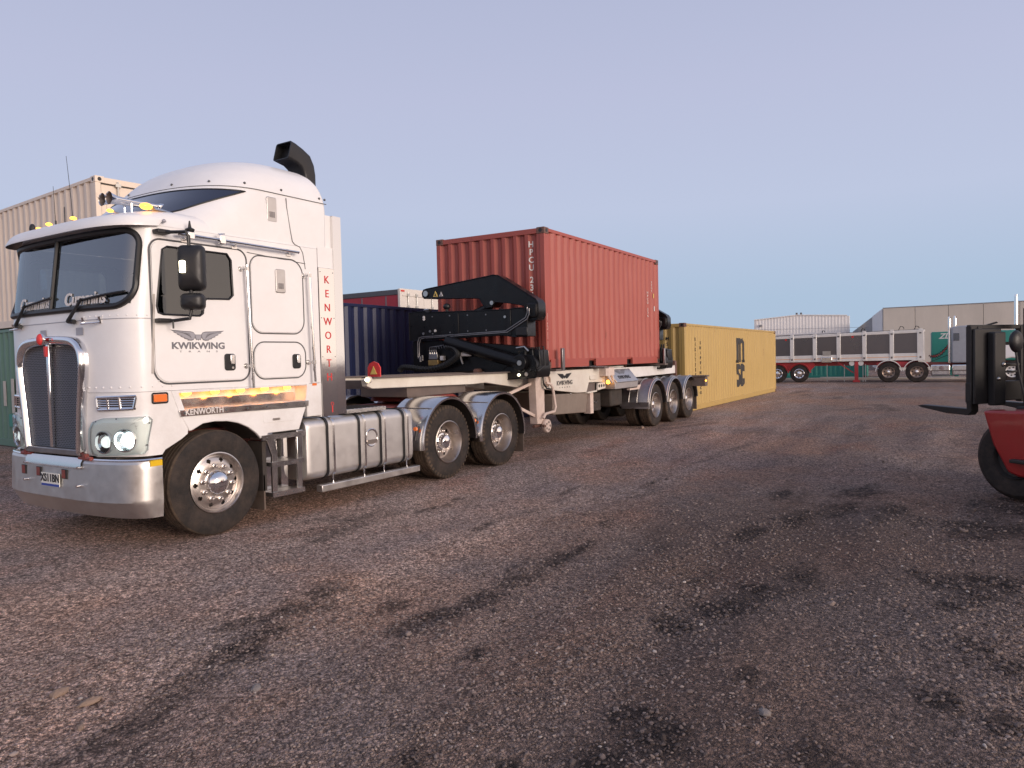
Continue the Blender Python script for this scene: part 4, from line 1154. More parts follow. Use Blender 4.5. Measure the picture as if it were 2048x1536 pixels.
# mirrors
for s in (-1, 1):
    Y = s*(HW+.24)
    arm = MB().tube([(-.52, s*(HW+.004), 2.93), (-.47, s*(HW+.10), 2.92), (-.40, s*(HW+.25), 2.915), (-.375, s*(HW+.25), 2.88), (-.365, s*(HW+.25), 2.5), (-.375, s*(HW+.25), 2.18), (-.39, s*(HW+.25), 2.12), (-.45, s*(HW+.10), 2.105), (-.54, s*(HW+.004), 2.105)], .016, 10).build('mirror_arm', M['black_plastic'], T)
    for (x, y, z) in ((-.50, HW+.05, 2.925), (-.52, HW+.05, 2.105)):
        MB().box(x-.07, x+.06, s*(y-.055), s*(y+.035), z-.02, z+.02).build('arm_bracket', M['black_plastic'], arm, bevel=.008)
    MB().cyl((-.47, s*(HW+.11), 2.10), (-.47, s*(HW+.11), 2.03), .008, n=8).build('arm_hook', M['black_plastic'], arm)
    def head(x0, x1, z0, z1, nm):
        rows = []
        for t, yy in ((0.0, .0), (.35, -.012), (.75, -.022), (1, -.06), (1, -.13)):
            pl_ = rrect((x0+x1)/2-(x1-x0)/2*max(t, .01), (x0+x1)/2+(x1-x0)/2*max(t, .01), (z0+z1)/2-(z1-z0)/2*max(t, .01), (z0+z1)/2+(z1-z0)/2*max(t, .01), .045*max(t, .01), 5)
            rows.append([(x, s*(HW+.255+yy) if False else 0, z, yy) for x, z in pl_])
        # shell faces forward (towards -x); width runs outwards
        out = []
        for r in rows:
            out.append([(-.415-p[3]*-1.0, s*(HW+.235+(p[0]-(x0+x1)/2)), p[2]) for p in r])
        return out
    def head2(w, z0, z1, yc):
        rows = []
        for t, d_ in ((.01, -.085), (.4, -.082), (.75, -.072), (.93, -.045), (1, 0), (1, .03)):
            pl_ = rrect(-w/2*t, w/2*t, -(z1-z0)/2*t, (z1-z0)/2*t, .05*t, 6)
            rows.append([(-.36+d_, s*(yc+a), (z0+z1)/2+b) for a, b in pl_])
        return rows
    # tilt the heads so that they face the driver: built square then turned about the arm
    for (w, z0, z1, nm) in ((.24, 2.375, 2.80, 'mirror_head'), (.215, 2.195, 2.355, 'mirror_head')):
        rows = head2(w, z0, z1, 0)
        ca, sa = math.cos(R(40)*-s), math.sin(R(40)*-s)
        rows = [[(-.34+(p[0]+.34)*ca-p[1]*sa, s*(HW+.24)+(p[0]+.34)*sa+p[1]*ca, p[2]) for p in r] for r in rows]
        hd = MB().grid(rows, closed=True).build(nm, M['black_plastic'], arm, smooth=50)
        c = [sum(p[i] for p in rows[-1])/len(rows[-1]) for i in range(3)]
        MB().grid([rows[-1], [tuple(c)]*len(rows[-1])], closed=True).build('mirror_glass', M['chrome'], arm)
    if s < 0:
        l = MB().box(-.475, -.435, -(HW+.285), -(HW+.235), 2.535, 2.645).build('work_lamp', M['white_lamp'], arm, bevel=.01)
        MB().box(-.43, -.38, -(HW+.27), -(HW+.24), 2.56, 2.62).build('lamp_bracket', M['aluminium'], arm)
# roof lamps, horns, aerials
for (u, z, big) in ((-1.05, 3.16, 1), (-.62, 3.145, 0), (0.0, 3.15, 0), (.5, 3.145, 0), (1.05, 3.16, 1)):
    p = Vector(roof.pt(u, 3.12, -.03)); z = 3.15
    sc = 1.0 if big else .55
    n_ = MB().sphere((p.x-.02*sc, p.y, z+.028*sc), .06*sc, .042*sc, .032*sc, 16, 8).build('roof_lamp', M['amber_lamp'], T)
    rows = [[(p.x+(.04+.22*t)*sc, p.y+.042*(1-t*.7)*sc*math.cos(a), z+.004+.034*(1-t*.85)*sc*max(0, math.sin(a))) for a in np.linspace(0, math.pi, 12)] for t in np.linspace(0, 1, 7)]
    MB().grid(rows).build('lamp_base', M['stainless'], n_)
for y in (-.62, -.50):
    mb = MB().lathe([(.062, -.72), (.050, -.70), (.030, -.64), (.020, -.5), (.016, -.25), (.022, -.22), (.03, -.2), (.03, -.17), (.0005, -.17)], (.05, y, 3.285), 'x', 22)
    mb.cyl((-.45, y, 3.165), (-.45, y, 3.27), .012, n=8).cyl((-.17, y, 3.165), (-.17, y, 3.27), .012, n=8)
    h = mb.build('air_horn', M['chrome'], T)
    MB().lathe([(.055, -.715), (.03, -.66), (.001, -.6)], (.05, y, 3.285), 'x', 20).build('horn_mouth', M['brown_steel'], h)
MB().tube([(-.66, .05, 3.10), (-.67, .05, 3.35), (-.70, .05, 3.78)], [.004, .003, .002], 5).cyl((-.66, .05, 3.07), (-.66, .05, 3.2), .008, n=6).build('whip_aerial', M['black_plastic'], T)
MB().tube([(-.82, .06, 3.05), (-.83, .06, 3.46)], [.004, .002], 5).cyl((-.82, .06, 3.04), (-.82, .06, 3.13), .008, n=6).build('whip_aerial', M['black_plastic'], T)
MB().sphere((-.83, .5, 3.1), .03, .03, .05, 10, 6).build('aerial_puck', M['black_plastic'], T)
# ram air intake behind the cab
cx, cy = 1.74, -.62
rows = []
sect = [(1.735, 3.0, .0, .085, .13), (1.735, 3.85, 0, .085, .13), (1.73, 3.95, 8, .09, .13), (1.71, 4.03, 26, .10, .13), (1.66, 4.10, 46, .11, .135), (1.58, 4.145, 62, .108, .13), (1.48, 4.175, 70, .112, .135), (1.42, 4.188, 74, .112, .135)]
for (x, z, tilt, hx, hy) in sect:
    t = R(tilt); d_ = Vector((-math.sin(t), 0, math.cos(t))); nrm = Vector((math.cos(t), 0, math.sin(t)))
    rows.append([tuple(Vector((x, cy, z))+nrm*a+Vector((0, b, 0))) for a, b in rrect(-hx, hx, -hy, hy, .03, 4)])
mb = MB().grid(rows, closed=True)
it = mb.build('air_intake', M['black_plastic'], T, smooth=40)
c = [sum(p[i] for p in rows[-1])/len(rows[-1]) for i in range(3)]
inn = [[tuple(Vector(p)*.9+Vector(c)*.1) for p in rows[-1]], [tuple(Vector(p)*.85+Vector(c)*.15+Vector((.1, 0, 0))) for p in rows[-1]]]
MB().grid([rows[-1], inn[0], inn[1], [(c[0]+.1, c[1], c[2])]*len(rows[-1])], closed=True).build('intake_mouth', M['black_gasket'], it)
# chassis, tank, drive axles
for s in (-1, 1):
    MB().box(-.75, 5.75, s*.42, s*.50, .74, 1.0).build('chassis_rail', M['red_chassis'], T, bevel=.01)
for x in (1.9, 2.6, 3.1, 4.42, 5.2, 5.7):
    MB().box(x-.06, x+.06, -.418, .418, .78, .96).build('cross_member', M['red_chassis'], T)
for x in (0, 3.75, 5.12):
    MB().cyl((x, -.95, .52), (x, .95, .52), .07, n=14).build('axle', M['dark_under'], T)
for x in (3.75, 5.12):
    MB().sphere((x, 0, .54), .22, .24, .22, 16, 10).build('differential', M['dark_under'], T)
MB().box(1.0, 3.0, -.35, .35, .45, .9).build('gearbox', M['dark_under'], T, bevel=.05)
MB().box(-.6, 1.0, -.4, .4, .6, 1.40).build('engine', M['dark_under'], T, bevel=.05)
for s in (-1, 1):
    sec = rrect(s*.60 if s > 0 else -1.165, 1.165 if s > 0 else -.60, .345, 1.045, .105, 8)
    rows = []
    for x, q in ((1.155, .90), (1.162, .955), (1.185, .985), (1.22, 1.0), (2.96, 1.0), (2.985, .985), (3.0, .95)):
        cy, cz = s*.8825, .695
        rows.append([(x, cy+(a-cy)*q, cz+(b-cz)*q) for a, b in sec])
    mb = MB().grid(rows, closed=True)
    for r in (rows[0], rows[-1]): mb.grid([r, [(r[0][0]+(-.006 if r is rows[0] else .006), s*.8825, .695)]*len(r)], closed=True)
    tk = mb.build('fuel_tank', M['tank_alloy'], T, smooth=40)
    for x in (1.46, 1.56, 1.98, 2.08, 2.36, 2.44, 2.80, 2.88):
        w = .017
        rw = [[(x+dx, s*.8825+(a-s*.8825)*(1+.012/.28*k), .695+(b-.695)*(1+.012/.35*k)) for a, b in sec] for dx, k in ((-w, .1), (-w, 1), (w, 1), (w, .1))]
        isdark = x in (1.46, 1.98, 2.36, 2.80)
        MB().grid(rw, closed=True).build('tank_strap', M['black_gasket'] if isdark else M['stainless'], tk)
        if not isdark: MB().cyl((x, s*1.14, .28), (x, s*1.14, .36), .009, n=8).build('strap_bolt', M['chrome'], tk)
    MB().lathe([(.115, 0), (.105, -.006 if s < 0 else .006), (.09, .0)], (2.20, s*1.168, .74), n=30).build('filler_ring', M['stainless'], tk)
    MB().lathe([(.092, 0), (.08, .01*-s), (.0005, .012*-s)], (2.20, s*1.169, .74), n=24, a0=R(-10), a1=R(190)).build('filler_cap', M['chrome'], tk)
    MB().box(2.11, 2.29, s*1.166, s*1.178, .665, .715).build('filler_step', M['dull_rim'], tk)
    MB().box(1.30, 3.04, s*1.14, s*1.235, .205, .285).build('side_step_rail', M['aluminium'], T, bevel=.008)
    MB().box(1.83, 2.52, s*(1.13), s*.55, 1.062, 1.11).build('deck_plate', M['tread_plate'], T, bevel=.004)
    for k in range(9):
        MB().bar((1.9+k*.07, s*1.1, 1.114), (1.93+k*.07, s*.62, 1.114), .018, .01).build('deck_slot', M['dark_under'], T)
    wheel('steer', T, 0, s*1.17, far=s > 0, spin=.3)
    for i, x in enumerate((3.75, 5.12)):
        wheel('drive', T, x, s*1.19, far=s > 0, spin=.2+i*.5)
        # polished half round guards
        prof = []
        f0, f1 = (R(-8), R(188)) if i == 1 else (R(-2), R(186))
        rows = []
        for k in range(41):
            a = f0+(f1-f0)*k/40
            r = .635
            ca, sa = math.cos(a), math.sin(a)
            row = []
            for rr_, yy in ((r-.04, 1.235), (r-.012, 1.238), (r, 1.22), (r+.004, 1.10), (r+.004, .58), (r-.008, .575)):
                row.append((x+rr_*ca, s*yy, .53+rr_*sa))
            rows.append(row)
        g = MB().grid(rows).build('wheel_guard', M['stainless'], T, smooth=40)
        MB().grid([[(p[0]-.012*math.cos(f0+(f1-f0)*k/40), p[1]*.995, p[2]-.012*math.sin(f0+(f1-f0)*k/40)) for p in r[1:]] for k, r in enumerate(rows)]).build('guard_lining', M['dark_under'], g)
        for a in (R(130), R(50)):
            MB().tube([(x+.645*math.cos(a), s*(.58+.655*t), .53+.645*math.sin(a)) for t in (0, .5, .98)], .007, 6).build('guard_rib', M['stainless'], g)
        br = MB().bar((x-.60, s*1.12, .80), (x-.655, s*1.12, .60), .05, .015, (0, 1, 0)).build('guard_bracket', M['black_plastic'], g)
        MB().cyl((x-.645, s*1.13, .76), (x-.675, s*1.13, .76), .028, n=12).build('guard_lamp', M['amber_dim'], g)
    MB().box(5.755, 5.772, s*1.19, s*.62, .14, .62).build('mud_flap', M['mud_flap'], T)
fw_ = MB().prism([(3.95, 1.14), (4.85, 1.14), (5.0, 1.09), (5.0, 1.07), (3.9, 1.07)], 'y', -.45, .45).build('fifth_wheel', M['red_chassis'], T, bevel=.01)
MB().prism([(4.15, 1.004), (4.65, 1.004), (4.5, 1.13), (4.3, 1.13)], 'y', -.56, -.46).prism([(4.15, 1.004), (4.65, 1.004), (4.5, 1.13), (4.3, 1.13)], 'y', .46, .56).build('fifth_wheel_pivot', M['red_chassis'], T)
MB().box(2.9, 5.6, -.5, .5, 1.005, 1.03).build('deck_sheet', M['red_chassis'], T)
# ------------------------------------------------------------------ shipping containers
def cmat(name, col, rust=(.16,.06,.035), rough=.45, dirt=.35, var=.05, dscale=1.3):
    """painted corrugated steel with vertical streaks and rust blooms"""
    m = mat(name, col, rough, var=var, vscale=3, dirt=dirt, dcol=tuple(c*.72+r*.15 for c, r in zip(col, rust)), dscale=dscale, aniso=(1, 1, .35))
    nt = m.node_tree; N = nt.nodes; L = nt.links.new; b = N['Principled BSDF']
    src = b.inputs['Base Color'].links[0].from_socket
    tc = N.new('ShaderNodeTexCoord')
    mp = N.new('ShaderNodeMapping'); mp.inputs['Scale'].default_value = (7, 7, 2.2); L(tc.outputs['Object'], mp.inputs[0])
    nz = N.new('ShaderNodeTexNoise'); nz.inputs['Scale'].default_value = 1; nz.inputs['Detail'].default_value = 9; nz.inputs['Roughness'].default_value = .7; L(mp.outputs[0], nz.inputs['Vector'])
    rm = N.new('ShaderNodeMapRange'); rm.inputs[1].default_value = .63; rm.inputs[2].default_value = .70; L(nz.outputs[0], rm.inputs[0])
    mx = N.new('ShaderNodeMix'); mx.data_type = 'RGBA'; L(rm.outputs[0], mx.inputs[0]); L(src, mx.inputs[6]); mx.inputs[7].default_value = (*rust, 1)
    # long scuffs and pale chafing
    mp2 = N.new('ShaderNodeMapping'); mp2.inputs['Scale'].default_value = (1.1, 1.1, 9); mp2.inputs['Rotation'].default_value = (0, .12, 0); L(tc.outputs['Object'], mp2.inputs[0])
    n2 = N.new('ShaderNodeTexNoise'); n2.inputs['Scale'].default_value = 1.6; n2.inputs['Detail'].default_value = 12; n2.inputs['Roughness'].default_value = .78; L(mp2.outputs[0], n2.inputs['Vector'])
    r2 = N.new('ShaderNodeMapRange'); r2.inputs[1].default_value = .60; r2.inputs[2].default_value = .72; r2.inputs[4].default_value = .45; L(n2.outputs[0], r2.inputs[0])
    m2 = N.new('ShaderNodeMix'); m2.data_type = 'RGBA'; L(r2.outputs[0], m2.inputs[0]); L(mx.outputs[2], m2.inputs[6]); m2.inputs[7].default_value = tuple(min(1, c*.75+.16) for c in col)+(1,)
    L(m2.outputs[2], b.inputs['Base Color'])
    return m
cmat('red_container', (.37,.082,.062), rust=(.20,.045,.03))
cmat('yellow_container', (.47,.325,.11), rust=(.22,.09,.04))
cmat('blue_container', (.014,.022,.070), rust=(.05,.03,.03))
cmat('tan_container', (.80,.68,.56), rust=(.22,.11,.06), dirt=.25)
cmat('green_container', (.12,.22,.17), rust=(.10,.07,.05), dirt=.6)
cmat('teal_container', (.03,.25,.20), rust=(.06,.07,.05))
mat('casting_steel', (.17,.085,.065), .6, var=.3, dirt=.6, dcol=(.07,.05,.04), dscale=8)
mat('galvanised', (.52,.52,.50), .35, .9, var=.1)

def corr(mb, s0, s1, z0, z1, fn, pitch=.278, depth=.036):
    n = max(1, round((s1-s0)/pitch)); p = (s1-s0)/n
    S_ = []
    for i in range(n):
        a = s0+i*p
        S_ += [(a, 0), (a+p*.26, 0), (a+p*.50, depth), (a+p*.76, depth)]
    S_.append((s1, 0))
    sd = rng.integers(1, 9999)
    zr = np.linspace(z0, z1, 10)
    def dent(s, z):
        e = max(0., min(1., (z-z0)/.25, (z1-z)/.25, (s-s0)/.3, (s1-s)/.3))
        a = float(vnoise(np.array([s+20.]), np.array([z+20.]), 1.7, int(sd))[0]); b = float(vnoise(np.array([s+20.]), np.array([z+20.]), 4.3, int(sd)+1)[0])
        return e*(.020*max(0, a-.12)*2+.010*b+.006)
    mb.grid([[fn(s, t+dent(s, z), z) for s, t in S_] for z in zr])
    return mb
def container(name, label, colour, centre, yaw, z=0., L_=6.058, H=2.591, door=1, pockets=False, group='shipping containers', cat='container', cast=None):
    W = 2.438
    c = thing(name, label, cat, (centre[0], centre[1], z), yaw, group)
    m = M[colour]; hx, hy = L_/2, W/2
    cm = M['casting_steel'] if cast is None else M[cast]
    # castings with slotted holes
    for sx in (-1, 1):
        for sy in (-1, 1):
            for zb in (0, H-.118):
                k = MB().box(sx*hx, sx*(hx-.178), sy*hy, sy*(hy-.162), zb, zb+.118).build('corner_casting', cm, c, bevel=.006)
                MB().lathe([(.036, 0), (.0005, 0)], (sx*(hx-.09), sy*(hy+.0025), zb+.06), 'y', 16).lathe([(.036, 0), (.0005, 0)], (sx*(hx+.0025), sy*(hy-.08), zb+.06), 'x', 16).build('casting_hole', M['black_gasket'], k)
            MB().box(sx*(hx-.003), sx*(hx-.12), sy*(hy-.003), sy*(hy-.10), .118, H-.118).build('corner_post', m, c, bevel=.008)
    for sy in (-1, 1):
        MB().box(-hx+.178, hx-.178, sy*(hy-.004), sy*(hy-.06), H-.075, H-.012).build('top_rail', m, c, bevel=.005)
        if pockets:
            xs_ = [(-hx+.178, -1.20), (-.85, .85), (1.20, hx-.178)]
            for a, b in xs_: MB().box(a, b, sy*(hy-.004), sy*(hy-.06), .012, .165).build('bottom_rail', m, c, bevel=.004)
            MB().box(-hx+.178, hx-.178, sy*(hy-.006), sy*(hy-.055), .163, .178).build('bottom_rail', m, c)
            for a, b in ((-1.20, -.85), (.85, 1.20)):
                MB().box(a, b, sy*(hy-.10), sy*(hy-.11), .012, .163).box(a, b, sy*(hy-.006), sy*(hy-.06), .006, .022).build('fork_pocket', M['black_gasket'], c)
        else:
            MB().box(-hx+.178, hx-.178, sy*(hy-.004), sy*(hy-.06), .012, .165).build('bottom_rail', m, c, bevel=.004)
        mb = MB()
        corr(mb, -hx+.12, hx-.12, .16, H-.07, lambda s, t, zz, sy=sy: (s, sy*(hy-.010-t), zz))
        mb.build('side_wall', m, c, smooth=20)
    mb = MB(); mb.grid([[(x, y, H-.022+(.012 if i % 2 else 0)) for i, x in enumerate(np.linspace(-hx+.06, hx-.06, int(L_/.2)))] for y in (-hy+.06, hy-.06)])
    mb.box(-hx+.05, hx-.05, -hy+.05, hy-.05, .13, .16)
    mb.build('roof_sheet', m, c, smooth=0)
    # blind end
    e = -door
    for zz in ((.012, .15), (H-.11, H-.015)):
        MB().box(e*(hx-.004), e*(hx-.06), -hy+.162, hy-.162, *zz).build('end_rail', m, c, bevel=.005)
    mb = MB(); corr(mb, -hy+.10, hy-.10, .15, H-.11, lambda s, t, zz: (e*(hx-.012-t), s, zz), .25, .045)
    mb.build('end_wall', m, c, smooth=20)
    # door end
    e = door
    for zz in ((.012, .14), (H-.12, H-.015)):
        MB().box(e*(hx-.004), e*(hx-.08), -hy+.162, hy-.162, *zz).build('door_frame', m, c, bevel=.005)
    for sy in (-1, 1):
        d_ = MB().box(e*(hx-.035), e*(hx-.08), sy*.008, sy*(hy-.112), .16, H-.14)
        for k in range(5):
            z0 = .25+k*(H-.55)/5
            d_.box(e*(hx-.016), e*(hx-.036), sy*.10, sy*(hy-.20), z0, z0+(H-.55)/5-.10)
        dd = d_.build('door_leaf', m, c, bevel=.008)
        MB().box(e*(hx-.030), e*(hx-.045), sy*.002, sy*.008, .15, H-.13).box(e*(hx-.03), e*(hx-.045), sy*(hy-.112), sy*(hy-.101), .15, H-.13).box(e*(hx-.03), e*(hx-.045), sy*.008, sy*(hy-.112), H-.14, H-.122).build('door_gasket', M['black_gasket'], dd)
        for yy in (.28, .82):
            MB().cyl((e*(hx+.012), sy*yy, .08), (e*(hx+.012), sy*yy, H-.06), .017, n=10).build('locking_bar', M['galvanised'], dd)
            for zz in (.12, .75, 1.2, H-.75, H-.13):
                MB().box(e*(hx-.015), e*(hx+.034), sy*(yy-.05), sy*(yy+.05), zz-.03, zz+.03).build('bar_bracket', M['galvanised'], dd)
            MB().bar((e*(hx+.035), sy*yy, 1.15), (e*(hx+.04), sy*(yy+.35), 1.15), .02, .04).build('bar_handle', M['galvanised'], dd)
        for zz in (.35, 1.0, H-1.0, H-.35):
            MB().box(e*(hx+.004), e*(hx-.03), sy*(hy-.02), sy*(hy-.20), zz-.05, zz+.05).build('hinge', m, dd)
    return c
def prof_fn(s0, s1, pitch, depth):
    n = max(1, round((s1-s0)/pitch)); p = (s1-s0)/n
    br = sorted(s0+i*p+p*k for i in range(n+1) for k in (0, .26, .50, .76))
    def t(s):
        q = ((s-s0)/p) % 1.0
        return 0. if q <= .26 else (depth*(q-.26)/.24 if q < .5 else (depth if q <= .76 else depth*(1-q)/.24))
    return br, t
def conform(o, axis, s0, s1, pitch, depth, inward):
    """press flat lettering onto the corrugations it is painted on"""
    import bmesh
    me = o.data; br, t = prof_fn(s0, s1, pitch, depth)
    i = 'xyz'.index(axis); j = 1-i
    lo = min(v.co[i] for v in me.vertices); hi = max(v.co[i] for v in me.vertices)
    bm = bmesh.new(); bm.from_mesh(me)
    for b in br:
        if lo < b < hi:
            co = [0, 0, 0]; no = [0, 0, 0]; co[i] = b; no[i] = 1
            bmesh.ops.bisect_plane(bm, geom=bm.verts[:]+bm.edges[:]+bm.faces[:], dist=1e-6, plane_co=co, plane_no=no)
    for v in bm.verts: v.co[j] += inward*(t(v.co[i])+.0015)
    bm.to_mesh(me); bm.free()
    return o
def corner_place(x, y, yaw, L_, W=2.438):
    d_ = (math.cos(yaw), math.sin(yaw)); n = (-d_[1], d_[0])
    return (x+d_[0]*L_/2+n[0]*W/2, y+d_[1]*L_/2+n[1]*W/2)
W_ = 2.438
# red box on the trailer
RC = container('shipping_container', 'rust red shipping container loaded on the black crane trailer', 'red_container', corner_place(7.141, .287, .0268, 6.058), .0268, 1.475, pockets=True)
hx, hy = 6.058/2, W_/2
conform(text('container_code', 'H\nP\nC\nU', .155, M['letter_white'], RC, (-hx+.008, -hy+.30, 2.08), (0, -1, 0), (0, 0, 1), bold=.003, line=.92, sx=.8), 'y', -hy+.10, hy-.10, .25, .045, 1)
conform(text('container_code', '2\n3\n6', .155, M['letter_white'], RC, (-hx+.008, -hy+.30, 1.50), (0, -1, 0), (0, 0, 1), bold=.003, line=.92, sx=.8), 'y', -hy+.10, hy-.10, .25, .045, 1)
for (x, zc, s_, b) in ((hx-.72, 1.45, .085, 'H\nP\nC\nU\n\n2\n3\n6'), (hx-.44, 1.9, .075, '2\n2\nG\n1')):
    conform(text('side_marking', b, s_, M['letter_white'], RC, (x, -hy+.005, zc), (1, 0, 0), (0, 0, 1), line=.95, sx=.7), 'x', -hx+.12, hx-.12, .278, .036, 1)
for (x, zz, w, h, m) in ((hx-.40, 1.62, .05, .11, 'warn_yellow'), (hx-.36, 1.30, .05, .12, 'letter_white')):
    MB().box(x, x+w, -hy+.002, -hy+.006, zz, zz+h).build('side_decal', M[m], RC)
text('scrawl', 'I\n5\n1\n1\n0', .20, M['letter_faint'], RC, (-hx+.055, -hy+.001, .60), (1, 0, 0), (0, 0, 1), line=.85, sx=.5)
# long yellow box on the ground behind the trailer
YC = container('shipping_container', 'long mustard yellow shipping container standing on the gravel behind the trailer', 'yellow_container', corner_place(15.95, .75, .0186, 12.192), .0186, 0, L_=12.192)
hx = 12.192/2
def col_word(word, x, z0, step, size, bold, par, y, m='letter_black'):
    for i, ch in enumerate(word):
        if ch != ' ':
            conform(text('side_letter', ch, size, M[m], par, (x, y, z0-step*i), (1, 0, 0), (0, 0, 1), bold=bold), 'x', -12.192/2+.12, 12.192/2-.12, .278, .036, 1)
col_word('MEDITERRANEAN', -hx+1.02, 2.12, .152, .155, .003, YC, -hy+.004)
col_word('SHIPPING CO', -hx+1.52, 2.02, .152, .13, .002, YC, -hy+.004)
for i, ch in enumerate('MSCU 7745'):
    text('end_letter', ch, .14, M['letter_black'], YC, (-hx+.008, -hy+.52, 2.15-i*.16), (0, -1, 0), (0, 0, 1), bold=.002)
# big monogram: tall m over S and C
def flat(par, polys, org, xd, yd, m, nm, th=.004):
    xd, yd = Vector(xd), Vector(yd); nd = xd.cross(yd)
    for pl_ in polys:
        P = [Vector(org)+xd*a+yd*b for a, b in pl_]; n = len(P)
        conform(MB().add([p for p in P]+[p+nd*th for p in P], [tuple(range(n, 2*n))]+[(i, (i+1) % n, (i+1) % n+n, i+n) for i in range(n)]).build(nm, m, par, smooth=0), 'x', -12.192/2+.12, 12.192/2-.12, .278, .036, 1)
lx, lz = .20, 1.36
flat(YC, [[(-.50, 0), (-.24, 0), (-.24, .62), (-.12, .70), (-.12, .86), (-.26, .74), (-.26, .86), (-.50, .86)],
          [(-.10, .0), (.10, 0), (.10, .62), (.22, .70), (.22, .86), (.06, .74), (-.02, .86), (-.12, .86), (-.12, .70), (-.10, .62)],
          [(.28, 0), (.52, 0), (.52, .70), (.40, .86), (.22, .86), (.22, .70), (.28, .64)],
          [(-.62, -.02), (-.24, -.02), (-.24, .08), (-.62, .08)], [(.20, -.02), (.66, -.02), (.66, .08), (.20, .08)]],
     (lx, -hy+.004, lz), (1, 0, 0), (0, 0, 1), M['letter_black'], 'monogram_m')
flat(YC, [[(-.48, -.06), (-.10, -.06), (-.04, -.14), (-.04, -.26), (-.22, -.26), (-.22, -.16), (-.32, -.16), (-.32, -.30), (-.10, -.40), (-.04, -.48), (-.04, -.78), (-.14, -.88), (-.40, -.88), (-.50, -.78), (-.50, -.62), (-.30, -.62), (-.30, -.76), (-.22, -.76), (-.22, -.50), (-.46, -.40), (-.52, -.32), (-.52, -.12)],
          [(.12, -.06), (.42, -.06), (.54, -.16), (.54, -.34), (.34, -.34), (.34, -.18), (.24, -.18), (.24, -.76), (.34, -.76), (.34, -.60), (.54, -.60), (.54, -.76), (.42, -.88), (.12, -.88), (.02, -.76), (.02, -.18)]],
     (lx, -hy+.0045, lz), (1, 0, 0), (0, 0, 1), M['letter_black'], 'monogram_sc')
# blue box behind the prime mover
BC = container('shipping_container', 'dark navy blue shipping container behind the prime mover and its crane trailer', 'blue_container', (2.3+12.192/2, 4.45+1.219), R(.6), 0, L_=12.192, H=2.896, cast='blue_container')
# tan on green, doors of the tan box to the right
ty = math.atan2(.997, .075)
dv = Vector((math.cos(ty), math.sin(ty), 0)); rv = Vector((math.sin(ty), -math.cos(ty), 0))
cc = Vector((2.80, 7.15, 0))+dv*6.096+rv*1.219
GC = container('shipping_container', 'weathered green shipping container at the bottom of the stack left of the cab', 'green_container', (cc.x, cc.y), ty, 0, L_=12.192, door=-1)
TC = container('shipping_container', 'pale tan shipping container stacked on top of the green one', 'tan_container', (cc.x, cc.y), ty, 2.596, L_=12.192, door=-1, cast='tan_container')
hx = 12.192/2
text('container_code', '2\n2\nG\n1', .15, M['letter_black'], TC, (-hx+.98, hy-.004, 1.70), (-1, 0, 0), (0, 0, 1), line=.95)
MB().box(-hx+1.30, -hx+1.33, hy-.008, hy-.003, 1.5, 2.2).build('side_decal', M['letter_black'], TC)
mat('flaked_white', (.55,.52,.46), .7, dirt=.5)
for (x, z0, z1) in ((-hx+4.15, .75, 1.5), (-hx+4.6, .9, 1.45), (-hx+3.85, .65, 1.45)):
    MB().box(x, x+.16, hy-.008, hy-.003, z0, z1).build('paint_patch', M['flaked_white'], GC)
MB().box(-hx+4.1, -hx+4.5, hy-.007, hy-.002, .45, .72).build('paint_patch', M['teal_container'], GC)
# ------------------------------------------------------------------ side loading crane trailer
TY = .023
TR = thing('crane_trailer', 'cream side loading container trailer with folded black cranes', 'trailer', (4.4, 1.17, 0), TY)
KX = 4.4
def lx_(X): return X-KX
def ly_(Y, X): return Y-1.17-(X-KX)*TY
